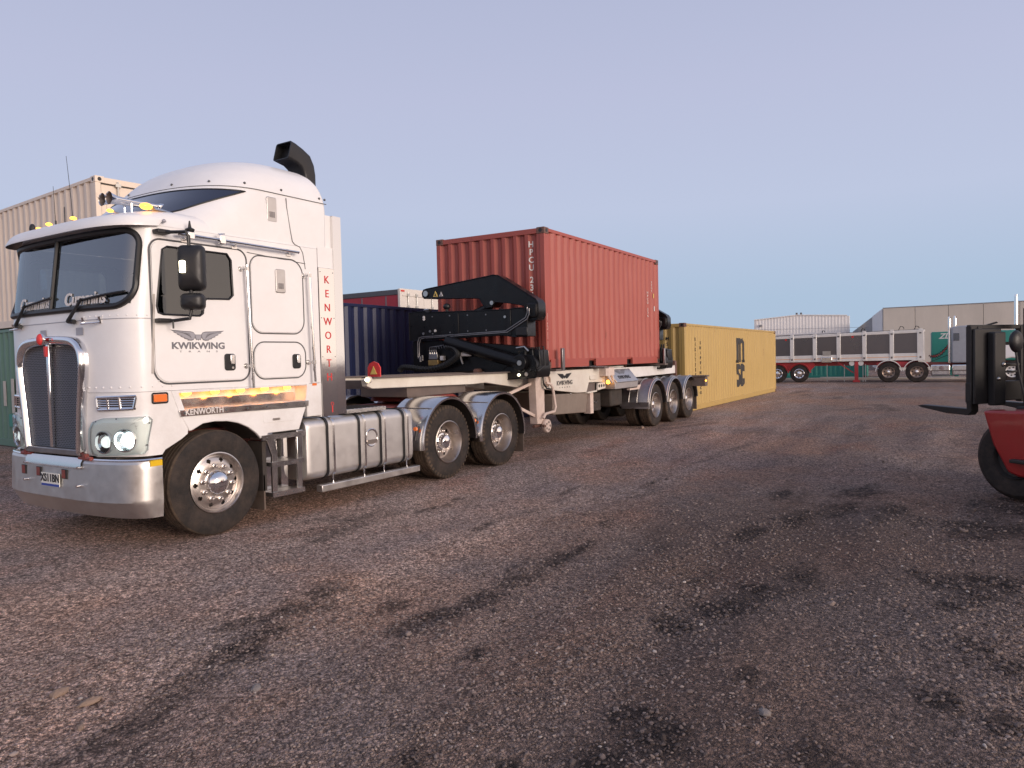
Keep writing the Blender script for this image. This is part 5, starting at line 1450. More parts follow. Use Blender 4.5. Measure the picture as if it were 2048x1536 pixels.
# gooseneck beams and main beams
for s in (-1, 1):
    g = [(2.84, 1.455), (2.72, 1.44), (2.74, 1.35), (2.84, 1.315), (5.3, 1.275), (5.65, 1.285), (7.15, 1.10), (7.15, 1.41), (6.1, 1.43)]
    g = [(lx_(x), z) for x, z in g]
    MB().prism(g, 'y', s*.56, s*.46).build('gooseneck_beam', M['cream_steel'], TR, bevel=.008)
    MB().prism([(lx_(2.80), 1.475), (lx_(7.2), 1.445), (lx_(7.2), 1.425), (lx_(2.8), 1.457)], 'y', s*.62, s*.40).build('beam_flange', M['brown_steel'], TR)
    # side panel with the company name
    p = [(7.0, 1.425), (9.78, 1.425), (9.86, 1.13), (9.08, 1.15), (8.96, .955), (8.5, .965), (7.02, 1.115)]
    pn = MB().prism([(lx_(x), z) for x, z in p], 'y', s*.86, s*.78).build('side_panel', M['cream_steel'], TR, bevel=.008)
    if s < 0:
        wings(pn, (lx_(7.98), -.861, 1.30), (1, 0, 0), (0, 0, 1), .62, M['letter_black'], M['letter_black'])
        text('company_name', 'KWIKWING', .118, M['letter_black'], pn, (lx_(7.98), -.8615, 1.185), (1, 0, 0), (0, 0, 1), bold=.003, sx=1.05)
        text('company_suffix', 'T    R    A    N    S', .035, M['letter_black'], pn, (lx_(7.98), -.8615, 1.10), (1, 0, 0), (0, 0, 1), sx=1.7)
        MB().prism(rrect(lx_(9.1), lx_(9.45), 1.20, 1.30, .04), 'y', -.885, -.861).build('panel_cover', M['cream_steel'], pn, bevel=.006)
    # rear beam
    p = [(9.8, 1.42), (14.72, 1.40), (14.72, 1.18), (10.6, 1.16), (9.9, 1.10)]
    MB().prism([(lx_(x), z) for x, z in p], 'y', s*.80, s*.70).build('main_beam', M['cream_steel'] if s > 0 else M['white_lower'], TR, bevel=.008)
    # storage box under the panel
    MB().prism([(lx_(7.52), .985), (lx_(9.05), .94), (lx_(8.95), .54), (lx_(7.5), .60)], 'y', s*.84, s*.35).build('storage_box', M['box_brown'], TR, bevel=.015)
    MB().sphere((lx_(8.25), s*.842, .955), .022, n=8, m=6).build('box_catch', M['pin_steel'], TR)
    # valve rack and open lamp housings
    MB().box(lx_(9.05), lx_(9.45), s*.83, s*.6, .96, 1.13).build('rack', M['brown_steel'], TR)
    mb = MB().prism([(lx_(9.42), .97), (lx_(9.83), 1.0), (lx_(9.80), 1.13), (lx_(9.45), 1.12)], 'y', s*.90, s*.86)
    rk = mb.build('lamp_plate', M['cream_steel'], TR, bevel=.004)
    for x in (9.5, 9.62, 9.74):
        MB().cyl((lx_(x), s*.895, 1.06), (lx_(x), s*.904, 1.06), .034, n=14).build('plate_hole', M['black_gasket'], rk)
    MB().prism([(lx_(8.95), .955), (lx_(9.4), .975), (lx_(9.4), .945), (lx_(8.95), .93)], 'y', s*.89, s*.7).build('rack_shelf', M['cream_steel'], TR)
    # grey tool box with sloped lid
    sec = [(s*.70, 1.40), (s*.82, 1.37), (s*1.04, 1.10), (s*1.04, .965), (s*.70, .965)]
    tb = MB().prism(sec, 'x', lx_(10.02), lx_(11.35)).build('tool_box', M['grey_box'], TR, bevel=.01)
    mid = Vector((0, s*.93, 1.235)); yd = Vector((0, -s*.22, .27)).normalized()
    xd = Vector((1 if s < 0 else -1, 0, 0)); nd = xd.cross(yd)
    P = []
    for a, b in ((-.62, -.185), (.62, -.185), (.62, .175), (-.62, .175)): P.append(Vector((lx_(10.69), mid.y, mid.z))+xd*a+yd*b)
    MB().add(P+[p+nd*.03 for p in P], [(0, 3, 2, 1), (4, 5, 6, 7), (0, 1, 5, 4), (1, 2, 6, 5), (2, 3, 7, 6), (3, 0, 4, 7)]).build('box_lid', M['aluminium'], tb, bevel=.006)
    if s < 0:
        o_ = Vector((lx_(10.66), mid.y, mid.z))+nd*.031
        wings(tb, o_+yd*.07, xd, yd, .7, M['letter_grey'], M['letter_grey'])
        text('company_name', 'KWIKWING', .12, M['letter_black'], tb, o_+nd*.001-yd*.06, xd, yd, bold=.003, sx=1.05)
    MB().prism([(lx_(11.35), 1.0), (lx_(11.98), 1.0), (lx_(11.98), .90), (lx_(10.9), .90), (lx_(10.9), .94), (lx_(11.35), .94)], 'y', s*1.02, s*.95).build('guard_stay', M['cream_pink'], TR)
    MB().box(lx_(10.1), lx_(10.75), s*.9, s*.4, .58, .955).build('air_tank', M['dark_under'], TR, bevel=.04)
    MB().box(lx_(9.15), lx_(9.3), s*.85, s*.7, .50, .94).build('hanger', M['cream_pink'], TR)
    MB().box(lx_(9.5), lx_(9.9), s*.75, s*.4, .52, .9).build('valve_box', M['dark_under'], TR, bevel=.02)
    MB().tube([(lx_(9.4), s*.7, .62), (lx_(9.7), s*.74, .55), (lx_(10.0), s*.7, .56)], .014, 6).tube([(lx_(9.3), s*.74, .75), (lx_(9.6), s*.78, .70), (lx_(9.9), s*.7, .85)], .012, 6).build('air_line', M['pin_steel'], TR)
    # landing leg
    xl = lx_(7.0)
    lg = MB().prism([(xl-.17, 1.40), (xl+.16, 1.40), (xl+.155, .46), (xl-.13, .48)], 'y', s*.86, s*.70).build('landing_leg', M['cream_pink'], TR, bevel=.012)
    if s < 0:
        MB().lathe([(.0005, -.03), (.115, -.03), (.125, -.015), (.125, .03), (.115, .045), (.0005, .045)], (xl+.13, -.91, .43), 'y', 24).build('leg_wheel', M['cream_pink'], lg)
        for a in np.arange(0, 6.28, 1.2566):
            MB().cyl((xl+.13+.07*math.cos(a), -.945, .43+.07*math.sin(a)), (xl+.13+.07*math.cos(a), -.937, .43+.07*math.sin(a)), .022, n=8).build('wheel_hole', M['brown_steel'], lg)
        MB().cyl((xl-.02, -.95, .44), (xl+.2, -.70, .44), .028, n=8).cyl((xl-.17, -.8, .44), (xl+.25, -.8, .44), .03, n=8).build('leg_axle', M['casting_steel'], lg)
        MB().tube([(xl+.16, -.90, 1.22), (xl+.28, -.93, 1.19), (xl+.33, -.94, 1.12), (xl+.41, -.95, .76), (xl+.36, -.95, .68), (xl+.05, -.93, .655), (xl-.02, -.92, .58)], .026, 8).build('leg_handle', M['cream_pink'], lg)
        MB().lathe([(.10, -.02), (.11, .02), (.06, .04), (.0005, .04)], (xl+.2, -.90, 1.25), 'y', 20).build('gear_case', M['cream_pink'], lg)
        MB().tube([(xl+.06, -.88, 1.36), (xl+.02, -.92, 1.22), (xl+.10, -.94, 1.12), (xl+.26, -.94, 1.10)], .016, 8).build('leg_hose', M['black_hose'], lg)
        MB().bar((xl-.10, -.80, .62), (lx_(5.95), -.52, 1.06), .05, .05).build('leg_brace', M['cream_pink'], lg)
        MB().bar((xl-.15, -.75, 1.22), (lx_(6.05), -.52, .98), .04, .05).build('leg_brace', M['cream_pink'], lg)
    else:
        MB().box(xl-.1, xl+.12, .70, .86, .35, .46).build('leg_foot', M['cream_pink'], lg)
# cross members, kingpin plate
for X in (3.1, 4.0, 4.9, 5.8, 6.9):
    MB().box(lx_(X)-.06, lx_(X)+.06, -.458, .458, 1.30, 1.42).build('cross_member', M['brown_steel'], TR)
MB().box(lx_(3.7), lx_(5.2), -.458, .458, 1.145, 1.29).build('kingpin_plate', M['brown_steel'], TR, bevel=.01)
for X in (7.3, 8.3, 9.6, 10.9, 12.3, 13.6, 14.6):
    MB().box(lx_(X)-.06, lx_(X)+.06, -.698, .698, 1.17, 1.37).build('cross_member', M['brown_steel'], TR)
# bolsters under the box
for X in (7.25, 9.4, 13.1):
    MB().box(lx_(X)-.11, lx_(X)+.11, -1.12, 1.12, 1.428, 1.468).build('bolster', M['brown_steel'], TR)
bx = MB().box(lx_(9.60), lx_(10.05), -1.02, -.80, 1.26, 1.44).build('twistlock_box', M['cream_pink'], TR, bevel=.012)
MB().tube([(lx_(9.75), -1.0, 1.27), (lx_(9.78), -1.03, 1.18), (lx_(9.88), -1.02, 1.12)], .03, 8).cyl((lx_(9.95), -1.0, 1.28), (lx_(9.98), -1.02, 1.16), .025, n=8).build('twistlock_lever', M['cream_pink'], bx)
for X in (7.50, 13.1):
    MB().box(lx_(X)-.05, lx_(X)+.05, -1.10, -1.05, 1.43, 1.85).build('guide_post', M['fender_grey'], TR, bevel=.01)
# wheels and guards
for s in (-1, 1):
    for i in range(3):
        x = lx_(11.96+i*1.253)
        wheel('trailer', TR, x, s*1.25, far=s > 0, spin=.4*i)
        rows = []
        f0, f1 = R(2), R(178) if i else R(186)
        for k in range(33):
            a = f0+(f1-f0)*k/32; row = []
            for rr_, yy in ((.575, 1.30), (.60, 1.303), (.612, 1.285), (.615, .62)):
                row.append((x+rr_*math.cos(a), s*yy, .51+rr_*math.sin(a)))
            rows.append(row)
        g = MB().grid(rows).build('wheel_guard', M['fender_grey'], TR, smooth=40)
        for rr_, yy in ((.585, 1.306), (.618, 1.272)):
            MB().tube([(x+rr_*math.cos(f0+(f1-f0)*k/32), s*yy, .51+rr_*math.sin(f0+(f1-f0)*k/32)) for k in range(33)], .010, 6).build('guard_trim', M['stainless'], g)
        for yy in (.80, 1.0):
            MB().tube([(x+.620*math.cos(a), s*yy, .51+.620*math.sin(a)) for a in np.linspace(R(60), R(178), 14)], .010, 6).build('guard_rib', M['pin_steel'], g)
    x = lx_(11.96)
    fl = MB().box(x-.655, x-.625, s*1.30, s*.60, .50, .60).build('guard_lip', M['fender_grey'], TR)
    x = lx_(11.96+2*1.253)
    MB().box(x+.63, x+.65, s*1.26, s*.62, .18, .60).build('mud_flap', M['mud_flap'], TR)
for i in range(3):
    x = lx_(11.96+i*1.253)
    MB().cyl((x, -.95, .5), (x, .95, .5), .075, n=12).build('axle', M['dark_under'], TR)
    MB().box(x-.25, x+.2, -.62, -.5, .6, 1.15).box(x-.25, x+.2, .5, .62, .6, 1.15).build('suspension', M['dark_under'], TR)
# rear cross bar
rb = MB().box(lx_(14.80), lx_(15.02), ly_(-.19, 14.8), 1.30, .82, 1.07).build('rear_bar', M['brown_steel'], TR, bevel=.01)
MB().box(lx_(14.76), lx_(15.05), ly_(-.23, 14.8), 1.33, 1.072, 1.11).build('rear_bar_top', M['brown_steel'], rb)
MB().box(lx_(14.72), lx_(14.80), -.82, .82, .9, 1.40).build('rear_frame', M['casting_steel'], TR)
MB().sphere((lx_(14.79), ly_(-.19, 14.8)-.02, .97), .022, n=10, m=6).build('rear_lamp', M['amber_hot'], rb)
MB().prism([(-.85, 1.402), (-.72, 1.402), (-.72, 1.50), (-.785, 1.53), (-.85, 1.50)], 'x', lx_(14.55), lx_(14.70)).build('rear_lock', M['casting_steel'], TR)
# warning plate and lamps at the nose
MB().prism([(-.70, 1.475), (-.48, 1.475), (-.48, 1.60), (-.52, 1.66), (-.59, 1.685), (-.66, 1.66), (-.70, 1.60)], 'x', lx_(2.84), lx_(2.86)).build('nose_plate', M['letter_red'], TR)
MB().prism([(-.65, 1.51), (-.53, 1.51), (-.59, 1.62)], 'x', lx_(2.832), lx_(2.838)).build('nose_symbol', M['warn_yellow'], TR)
MB().sphere((lx_(2.66), -.62, 1.44), .024, n=10, m=8).build('nose_lamp', M['white_lamp'], TR)
MB().cyl((lx_(2.74), -.60, 1.44), (lx_(2.69), -.61, 1.44), .045, n=14).build('lamp_mount', M['cream_steel'], TR)
MB().sphere((lx_(9.90), -.93, 1.125), .045, n=10, m=8).build('side_lamp', M['amber_hot'], TR)
# the two folded cranes (drawn across the trailer, built once and copied to the back)
CR = 6.55
def cy_(Y): return Y-1.17-(CR-KX)*TY
def yz(pts): return [(cy_(a), b) for a, b in pts]
crane = []
def cpart(mb, nm, m, bevel=.012):
    o = mb.build(nm, M[m], TR, bevel=bevel); crane.append(o); return o
x0 = lx_(6.42)
up = [(2.52, 2.86), (2.56, 2.90), (2.565, 2.96), (2.53, 3.02), (2.45, 3.035), (.96, 3.18), (.86, 3.165), (.10, 2.70), (.055, 2.63), (.05, 2.42), (.10, 2.34), (.20, 2.33), (.29, 2.37), (.33, 2.60), (.61, 2.66), (.92, 2.70), (1.0, 2.62), (1.12, 2.60), (1.20, 2.68), (1.26, 2.78), (1.40, 2.80), (2.39, 2.85)]
ub = cpart(MB().prism(yz(up), 'x', x0+.02, x0+.30), 'upper_boom', 'black_steel')
mid_ = [(2.86, 2.60), (2.50, 2.61), (2.45, 2.585), (.62, 2.545), (.50, 2.56), (.34, 2.56), (.25, 2.42), (.25, 2.06), (.50, 2.06), (.78, 2.10), (2.60, 2.07), (2.86, 2.07)]
mbm = cpart(MB().prism(yz(mid_), 'x', x0-.03, x0+.27), 'lower_boom', 'black_steel')
for pl_, xa in ((up, x0+.02), (mid_, x0-.03), (foot, x0-.06)) if False else ():
    pass
MB().box(x0-.06, x0-.031, cy_(.24), cy_(.48), 2.08, 2.22).build('boom_block', M['black_plastic'], mbm, bevel=.01)
base = [(2.86, 2.06), (2.86, 1.46), (.08, 1.46), (.06, 1.62), (.08, 1.82), (.52, 1.90), (1.10, 1.96), (1.9, 2.02), (2.2, 2.06)]
cb = cpart(MB().prism(yz(base), 'x', x0+.06, x0+.40), 'crane_base', 'black_steel')
foot = [(1.14, 1.46), (1.14, 1.31), (.98, 1.30), (.10, 1.34), (.07, 1.40), (.07, 1.60), (.14, 1.72), (.42, 1.74), (.62, 1.56), (.80, 1.46)]
cpart(MB().prism(yz(foot), 'x', x0-.06, x0+.45), 'crane_foot', 'black_steel')
cpart(MB().cyl((x0-.06, cy_(1.95), 2.02), (x0-.06, cy_(.40), 1.60), .115, n=24), 'lift_cylinder', 'black_steel', 0)
cpart(MB().cyl((x0-.16, cy_(.37), 1.60), (x0+.05, cy_(.37), 1.60), .14, n=24), 'cylinder_knuckle', 'black_steel', .01)
cpart(MB().cyl((x0+.1, cy_(1.08), 2.64), (x0+.1, cy_(1.62), 2.45), .07, n=18), 'arm_cylinder', 'black_steel', 0)
cpart(MB().box(x0+.0, x0+.28, cy_(.06), cy_(.30), 2.36, 2.66), 'boom_head', 'black_steel', .05)
for (Y, Z, r) in ((2.47, 2.945, .055), (.99, 2.685, .038), (.35, 1.60, .045), (.27, 1.40, .035)):
    o = MB().cyl((x0+.02 if Z > 2 else x0-.062, cy_(Y), Z), (x0-.012 if Z > 2 else (x0-.075 if Z < 1.5 else x0-.172), cy_(Y), Z), r, n=18).build('pivot_pin', M['pin_steel'], TR); crane.append(o)
pl_ = [(2.62, 1.70), (2.62, 2.0), (2.58, 2.09), (2.5, 2.105), (.65, 2.145), (.24, 2.36), (.20, 2.44), (.20, 2.54)]
for k in range(2):
    o = MB().tube([(x0-.05, cy_(a+.035*k), b+.045*k-(.02 if k else 0)) for a, b in pl_], .011, 6).build('hydraulic_pipe', M['fender_grey'], TR); crane.append(o)
for k, (a, b) in enumerate(((2.60, 1.76), (2.55, 1.78))):
    crane.append(MB().cyl((x0-.05, cy_(a), b-.10), (x0-.05, cy_(a), b), .018, n=8).build('pipe_fitting', M['pin_steel'], TR))
MB().box(x0-.05, x0+.05, cy_(2.20), cy_(2.40), 1.70, 1.80).build('valve_bank', M['pin_steel'], TR, bevel=.006)
MB().box(x0-.06, x0+.05, cy_(2.18), cy_(2.41), 1.585, 1.685).build('valve_block', M['brass'], TR, bevel=.006)
for k in range(4):
    y = cy_(2.385-k*.05)
    MB().cyl((x0-.03, y, 1.79), (x0-.03, y, 1.88), .014, n=8).lathe([(.02, 0), (.02, .03)], (x0-.03, y, 1.80), 'z', 10).build('valve_spool', M['pin_steel'], TR)
    MB().tube([(x0-.03, y, 1.88), (x0-.035, y-.005, 1.93), (x0-.03, y-.14-.01*k, 1.94+.008*k), (x0-.03, y-.16-.012*k, 1.90)], .008, 6).build('valve_pipe', M['fender_grey'], TR)
MB().box(x0-.03, x0+.05, cy_(2.08), cy_(2.15), 1.68, 1.76).build('valve_cap', M['letter_white'], TR)
# ribbed hose carrier
hp = [(3.06, 1.49), (2.98, 1.555), (2.75, 1.55), (2.41, 1.52), (2.07, 1.565), (1.86, 1.64), (1.70, 1.74), (1.69, 1.82), (1.78, 1.90), (1.95, 1.92)]
hp = sm(hp, 5)
hc = MB().tube([(x0-.12, cy_(a), b) for a, b in hp], .045, 8).build('hose_carrier', M['black_hose'], TR)
for i in range(1, len(hp)-1):
    a, b = hp[i]; d_ = Vector((0, hp[i+1][0]-hp[i-1][0], hp[i+1][1]-hp[i-1][1])).normalized()
    c = Vector((x0-.12, cy_(a), b))
    MB().tube([c-d_*.012, c+d_*.012], .056, 8).build('carrier_link', M['black_hose'], hc)
MB().box(x0-.08, x0-.03, cy_(1.42), cy_(1.68), 1.74, 1.82).build('hand_control', M['letter_white'], TR, bevel=.02)
MB().cyl((x0-.08, cy_(1.60), 1.60), (x0-.08, cy_(1.66), 1.76), .02, n=8).build('control_lever', M['pin_steel'], TR)
for (Y, Z, s_) in ((2.25, 2.875, .11), (2.12, 2.875, .085)):
    w = MB().prism([(cy_(Y+s_/2), Z), (cy_(Y-s_/2), Z), (cy_(Y), Z+s_)], 'x', x0+.012, x0+.019).build('warning_sign', M['warn_yellow'] if s_ > .1 else M['letter_white'], TR)
    MB().prism([(cy_(Y+s_*.2), Z+s_*.12), (cy_(Y-s_*.2), Z+s_*.12), (cy_(Y), Z+s_*.6)], 'x', x0+.008, x0+.0115).build('sign_symbol', M['letter_black'], TR)
for (Y, Z, m_) in ((2.52, 2.19, 'pin_steel'), (2.36, 2.23, 'pin_steel'), (2.24, 2.235, 'letter_white'), (2.50, 2.50, 'letter_white'), (2.50, 2.46, 'letter_white'), (.70, 2.42, 'pin_steel')):
    MB().cyl((x0-.032, cy_(Y), Z), (x0-.045, cy_(Y), Z), .025, n=10).build('grease_point', M[m_], TR)
MB().sphere((x0-.02, cy_(2.42), 2.63), .08, .08, .03, 12, 6).build('beacon_base', M['pin_steel'], TR)
MB().cyl((x0+.05, cy_(2.02), 2.58), (x0+.05, cy_(2.02), 2.63), .03, n=10).sphere((x0+.05, cy_(2.02), 2.68), .07, .07, .06, 12, 8).build('work_light', M['black_plastic'], TR)
MB().sphere((x0-.075, cy_(.42), 1.39), .028, .024, .022, 10, 8).build('crane_lamp', M['white_lamp'], TR)
for k, (a, r_) in enumerate(((.45, .10), (.33, .13), (.22, .15), (.16, .16))):
    MB().tube([(x0+.02+.05*k, cy_(a), 1.70), (x0-.05+.04*k, cy_(a-.02), 1.70+r_), (x0+.0+.05*k, cy_(a-.12), 1.72+r_), (x0-.02+.05*k, cy_(a-.15), 1.55), (x0-.09, cy_(a-.13), 1.45)], .016, 8).build('crane_hose', M['black_hose'], TR)
MB().tube([(x0-.07, cy_(.46), 1.86), (x0-.07, cy_(.30), 1.88), (x0-.07, cy_(.22), 1.80)], .018, 8).build('crane_pipe', M['pin_steel'], TR)
MB().cyl((x0+.03, cy_(1.3), 1.463), (x0-.12, cy_(1.3), 1.463), .05, n=10).build('deck_roller', M['casting_steel'], TR)
for pl_, xa in ((up, x0+.02), (mid_, x0-.03), (foot, x0-.06)):
    crane.append(MB().tube([(xa, a, b) for a, b in yz(pl_)], .012, 6, closed=True).build('weld_flange', M['black_steel'], TR))
for (Y, Z) in ((2.3, 2.50), (1.9, 2.50), (1.5, 2.49), (1.1, 2.48), (2.3, 2.18), (1.9, 2.19), (1.5, 2.20), (1.1, 2.20)):
    crane.append(MB().cyl((x0-.03, cy_(Y), Z), (x0-.042, cy_(Y), Z), .014, n=6).build('boom_bolt', M['fender_grey'], TR))
for (Y, w) in ((1.75, .05), (.62, .04)):
    crane.append(MB().box(x0-.045, x0-.031, cy_(Y-w), cy_(Y+w), 2.09, 2.54).build('boom_stiffener', M['black_steel'], TR, bevel=.005))
dX = 13.36-6.42
for o in crane:
    c = o.copy(); COL.objects.link(c); c.parent = TR; c.location = (dX, ly_(0, 6.42)-ly_(0, 6.42)+.10, 0)
for k in range(3):
    MB().tube([(lx_(13.36)-.02, -.95+.06*k, 1.78), (lx_(13.30)-.02, -1.0+.06*k, 1.95), (lx_(13.30), -.98+.08*k, 1.70), (lx_(13.32), -1.0+.08*k, 1.5)], .02, 8).build('crane_hose', M['black_hose'], TR)
# ------------------------------------------------------------------ curtain sided trailer behind the blue box
mat('curtain_red', (.36,.030,.050), .55, var=.08, bump=.15, bscale=6, dirt=.25, dcol=(.16,.04,.05))
mat('roof_grey', (.085,.09,.105), .5, var=.1)
mat('door_white', (.70,.66,.61), .45, var=.03, dirt=.2, dcol=(.4,.35,.3))
CT = thing('curtain_trailer', 'red curtain sided trailer with white rear doors behind the blue container', 'trailer', (15.45, 16.6, 0), 0)
x0, x1, y0, y1 = -1.25, 1.25, -6.72, 6.72
MB().box(x0+.02, x1-.02, y0+.05, y1, 1.22, 3.9).build('curtain', M['curtain_red'], CT)
for sx in (-1, 1):
    MB().box(sx*1.255, sx*1.17, y0+.03, y1, 3.90, 4.08).build('roof_rail', M['roof_grey'], CT, bevel=.02)
    for k in range(12):
        y = y0+.6+k*1.1
        MB().box(sx*1.231, sx*1.238, y, y+.05, 1.25, 3.88).build('curtain_strap', M['letter_grey'], CT)
MB().box(x0+.08, x1-.08, y0+.05, y1, 4.03, 4.085).build('roof_sheet', M['roof_grey'], CT)
MB().box(x0+.02, x1-.02, y0+.03, y1, 1.05, 1.21).build('deck', M['galvanised'], CT)
fr = MB().box(x0-.006, x0+.10, y0-.02, y0+.08, 1.05, 4.1).box(x1-.10, x1+.006, y0-.02, y0+.08, 1.05, 4.1).box(x0+.1, x1-.1, y0-.02, y0+.08, 3.86, 4.1).box(x0+.1, x1-.1, y0-.02, y0+.08, 1.05, 1.2).build('rear_frame', M['door_white'], CT, bevel=.01)
MB().box(x0+.03, x0+.22, y0-.03, y0-.021, 4.0, 4.06).build('rear_marker', M['red_plastic'], fr)
for s in (-1, 1):
    dd = MB().box(s*.006, s*1.145, y0-.012, y0+.04, 1.21, 3.855).build('door_leaf', M['door_white'], CT, bevel=.006)
    for xx in (.42, .86):
        MB().cyl((s*xx, y0-.04, 1.1), (s*xx, y0-.04, 3.98), .018, n=8).build('locking_bar', M['galvanised'], dd)
        for z in (1.3, 2.4, 3.5, 3.9):
            MB().box(s*xx-.05, s*xx+.05, y0-.065, y0-.012, z-.05, z+.05).build('bar_bracket', M['galvanised'], dd)
    for z in (1.5, 2.5, 3.45):
        MB().box(s*1.10, s*.80, y0-.03, y0-.0125, z-.03, z+.03).build('hinge', M['galvanised'], dd)
for s in (-1, 1):
    for y in (-4.9, -3.6, -2.3):
        o = MB().lathe([(.28, .02), (.30, 0), (.48, .02), (.50, .06), (.50, .30), (.48, .34), (.2, .34)], (0, 0, 0), 'x', 32).build('wheel', M['rubber'], CT, loc=(-1.24 if s < 0 else 1.24-.34, y, .5))
    MB().box(s*.9, s*.8, -5.5, 6.5, .75, 1.045).build('chassis_rail', M['dark_under'], CT)
    MB().box(s*.95, s*.85, 3.0, 3.1, 0, .75).build('landing_leg', M['galvanised'], CT)

# ------------------------------------------------------------------ tipper trailer and its truck, broadside at the end of the yard
mat('tipper_white', (.74,.72,.69), .4, .2, var=.04, dirt=.25, dcol=(.4,.33,.27))
mat('tipper_panel', (.155,.140,.140), .30, .75, var=.05, vscale=.5, rvar=.06)
mat('red_paint', (.42,.028,.035), .35, var=.1, dirt=.25, dcol=(.2,.06,.05), coat=.3)
mat('dark_alloy', (.30,.23,.19), .35, .9, var=.2)
mat('orange_line', (.75,.32,.10), .5)
mat('truck_grey', (.30,.32,.36), .35, var=.08, coat=.3)
TP = thing('tipper_trailer', 'white tipper trailer with dark side panels and red running gear across the yard', 'trailer', (38, 0, 0), R(4))
def bz(y): return 1.10+.003*(3.2-y)
def tz(y): return 2.55+.017*(3.2-y)
yl0, yl1 = 5.6, -4.06
posts = [4.62, 3.46, 2.30, 1.14, -.04, -1.28, -2.56, -3.86]
ys_ = [yl0]+posts
for sx, xf in ((-1, 0.0), (1, 2.40)):
    o = -1 if sx < 0 else 1
    MB().prism([(yl0, tz(yl0)), (yl1, tz(yl1)), (yl1, tz(yl1)-.16), (yl0, tz(yl0)-.16)], 'x', xf+o*.05, xf-o*.06).build('top_rail', M['tipper_white'], TP, bevel=.02)
    MB().prism([(yl0, bz(yl0)+.36), (yl1, bz(yl1)+.36), (yl1, bz(yl1)), (yl0, bz(yl0))], 'x', xf+o*.03, xf-o*.05).build('bottom_rail', M['tipper_white'], TP, bevel=.015)
    MB().prism([(yl0, bz(yl0)+.17), (yl1+.1, bz(yl1)+.19), (yl1+.1, bz(yl1)+.165), (yl0, bz(yl0)+.145)], 'x', xf+o*.035, xf+o*.0305).build('pin_stripe', M['orange_line'], TP)
    for i, y in enumerate(posts):
        w = .10 if i < 7 else .15
        p = MB().box(xf+o*.065, xf-o*.03, y-w, y+w, bz(y)+.01, tz(y)-.02).build('side_post', M['tipper_white'], TP, bevel=.015)
        if sx < 0:
            MB().box(xf-.085, xf-.066, y-.05, y+.05, tz(y)-.20, tz(y)-.13).build('post_lamp', M['dash_grey'], p)
            MB().box(xf-.085, xf-.066, y-.04, y+.04, bz(y)+.10, bz(y)+.20).build('post_lamp', M['brown_steel'], p)
            MB().box(xf-.05, xf+.05, y-.09, y+.09, tz(y), tz(y)+.06).build('tarp_hook', M['tipper_white'], p, bevel=.01)
    for a, b in zip(ys_, posts):
        MB().box(xf, xf-o*.03, a-.10, b+.10, bz(a)+.36, tz(b)-.16).build('side_sheet', M['tipper_panel'], TP)
for (y, z) in ((2.62, 2.30), (-.72, 2.35)):
    MB().box(-.012, -.003, y-.05, y+.05, z, z+.14).build('red_decal', M['red_plastic'], TP)
MB().box(.03, 2.37, yl0-.05, yl0, 1.1, 2.5).box(.03, 2.37, yl1, yl1+.05, 1.1, 2.65).build('end_sheet', M['tipper_white'], TP)
MB().prism([(yl0, 2.55), (yl1, 2.70), (yl1, 2.62), (yl0, 2.47)], 'x', .25, 2.15).build('tarp', M['dark_under'], TP)
for y, r in ((-1.2, .10), (-3.0, .13), (-3.7, .12), (.75, .07)):
    MB().tube([(.5, y-r, 2.68+.017*(3.2-y)*.6), (.5, y-r*.6, 2.72+r), (.5, y+r*.3, 2.74+r*1.1), (.5, y+r, 2.68)], .02, 6).build('tarp_hoop', M['black_hose'], TP)
MB().tube([(.3, 4.5, 2.98), (.3, 2.0, 2.94), (.3, -1.5, 2.90)], .008, 5).build('tarp_cord', M['letter_grey'], TP)
cp = MB().box(-.10, .0, .28, .82, 1.06, 1.36).build('side_locker', M['stainless'], TP, bevel=.03)
MB().box(-.05, -.03, .35, .75, 1.44, 1.68).build('side_rack', M['pin_steel'], TP)
MB().box(.5, .62, yl1+.3, yl0-.1, .88, 1.095).box(1.75, 1.87, yl1+.3, yl0-.1, .88, 1.095).build('chassis_beam', M['red_paint'], TP, bevel=.01)
MB().prism([(5.2, 1.09), (1.2, 1.09), (1.15, .90), (1.4, .62), (5.2, .62)], 'x', .12, .2).build('axle_frame', M['red_paint'], TP, bevel=.01)
MB().box(.02, .12, -.98, -.80, .12, 1.10).box(.0, .2, -1.06, -.72, .0, .12).build('landing_leg', M['red_paint'], TP, bevel=.01)
MB().bar((.1, .0, 1.05), (.1, -.75, .5), .05, .05).build('leg_brace', M['red_paint'], TP)
for sgn in (-1, 1):
    MB().cyl((.04, -.89+sgn*.22, 1.0), (.1, -.89+sgn*.22, 1.0), .13, n=14).build('tie_down', M['tipper_white'], TP)
MB().box(.15, .19, -.9, .9, .25, .29).build('under_rail', M['galvanised'], TP)
for y in (.55, -.3, -1.2, -1.32):
    MB().box(.15, .18, y-.015, y+.015, .02, .95).build('rail_post', M['galvanised'], TP)
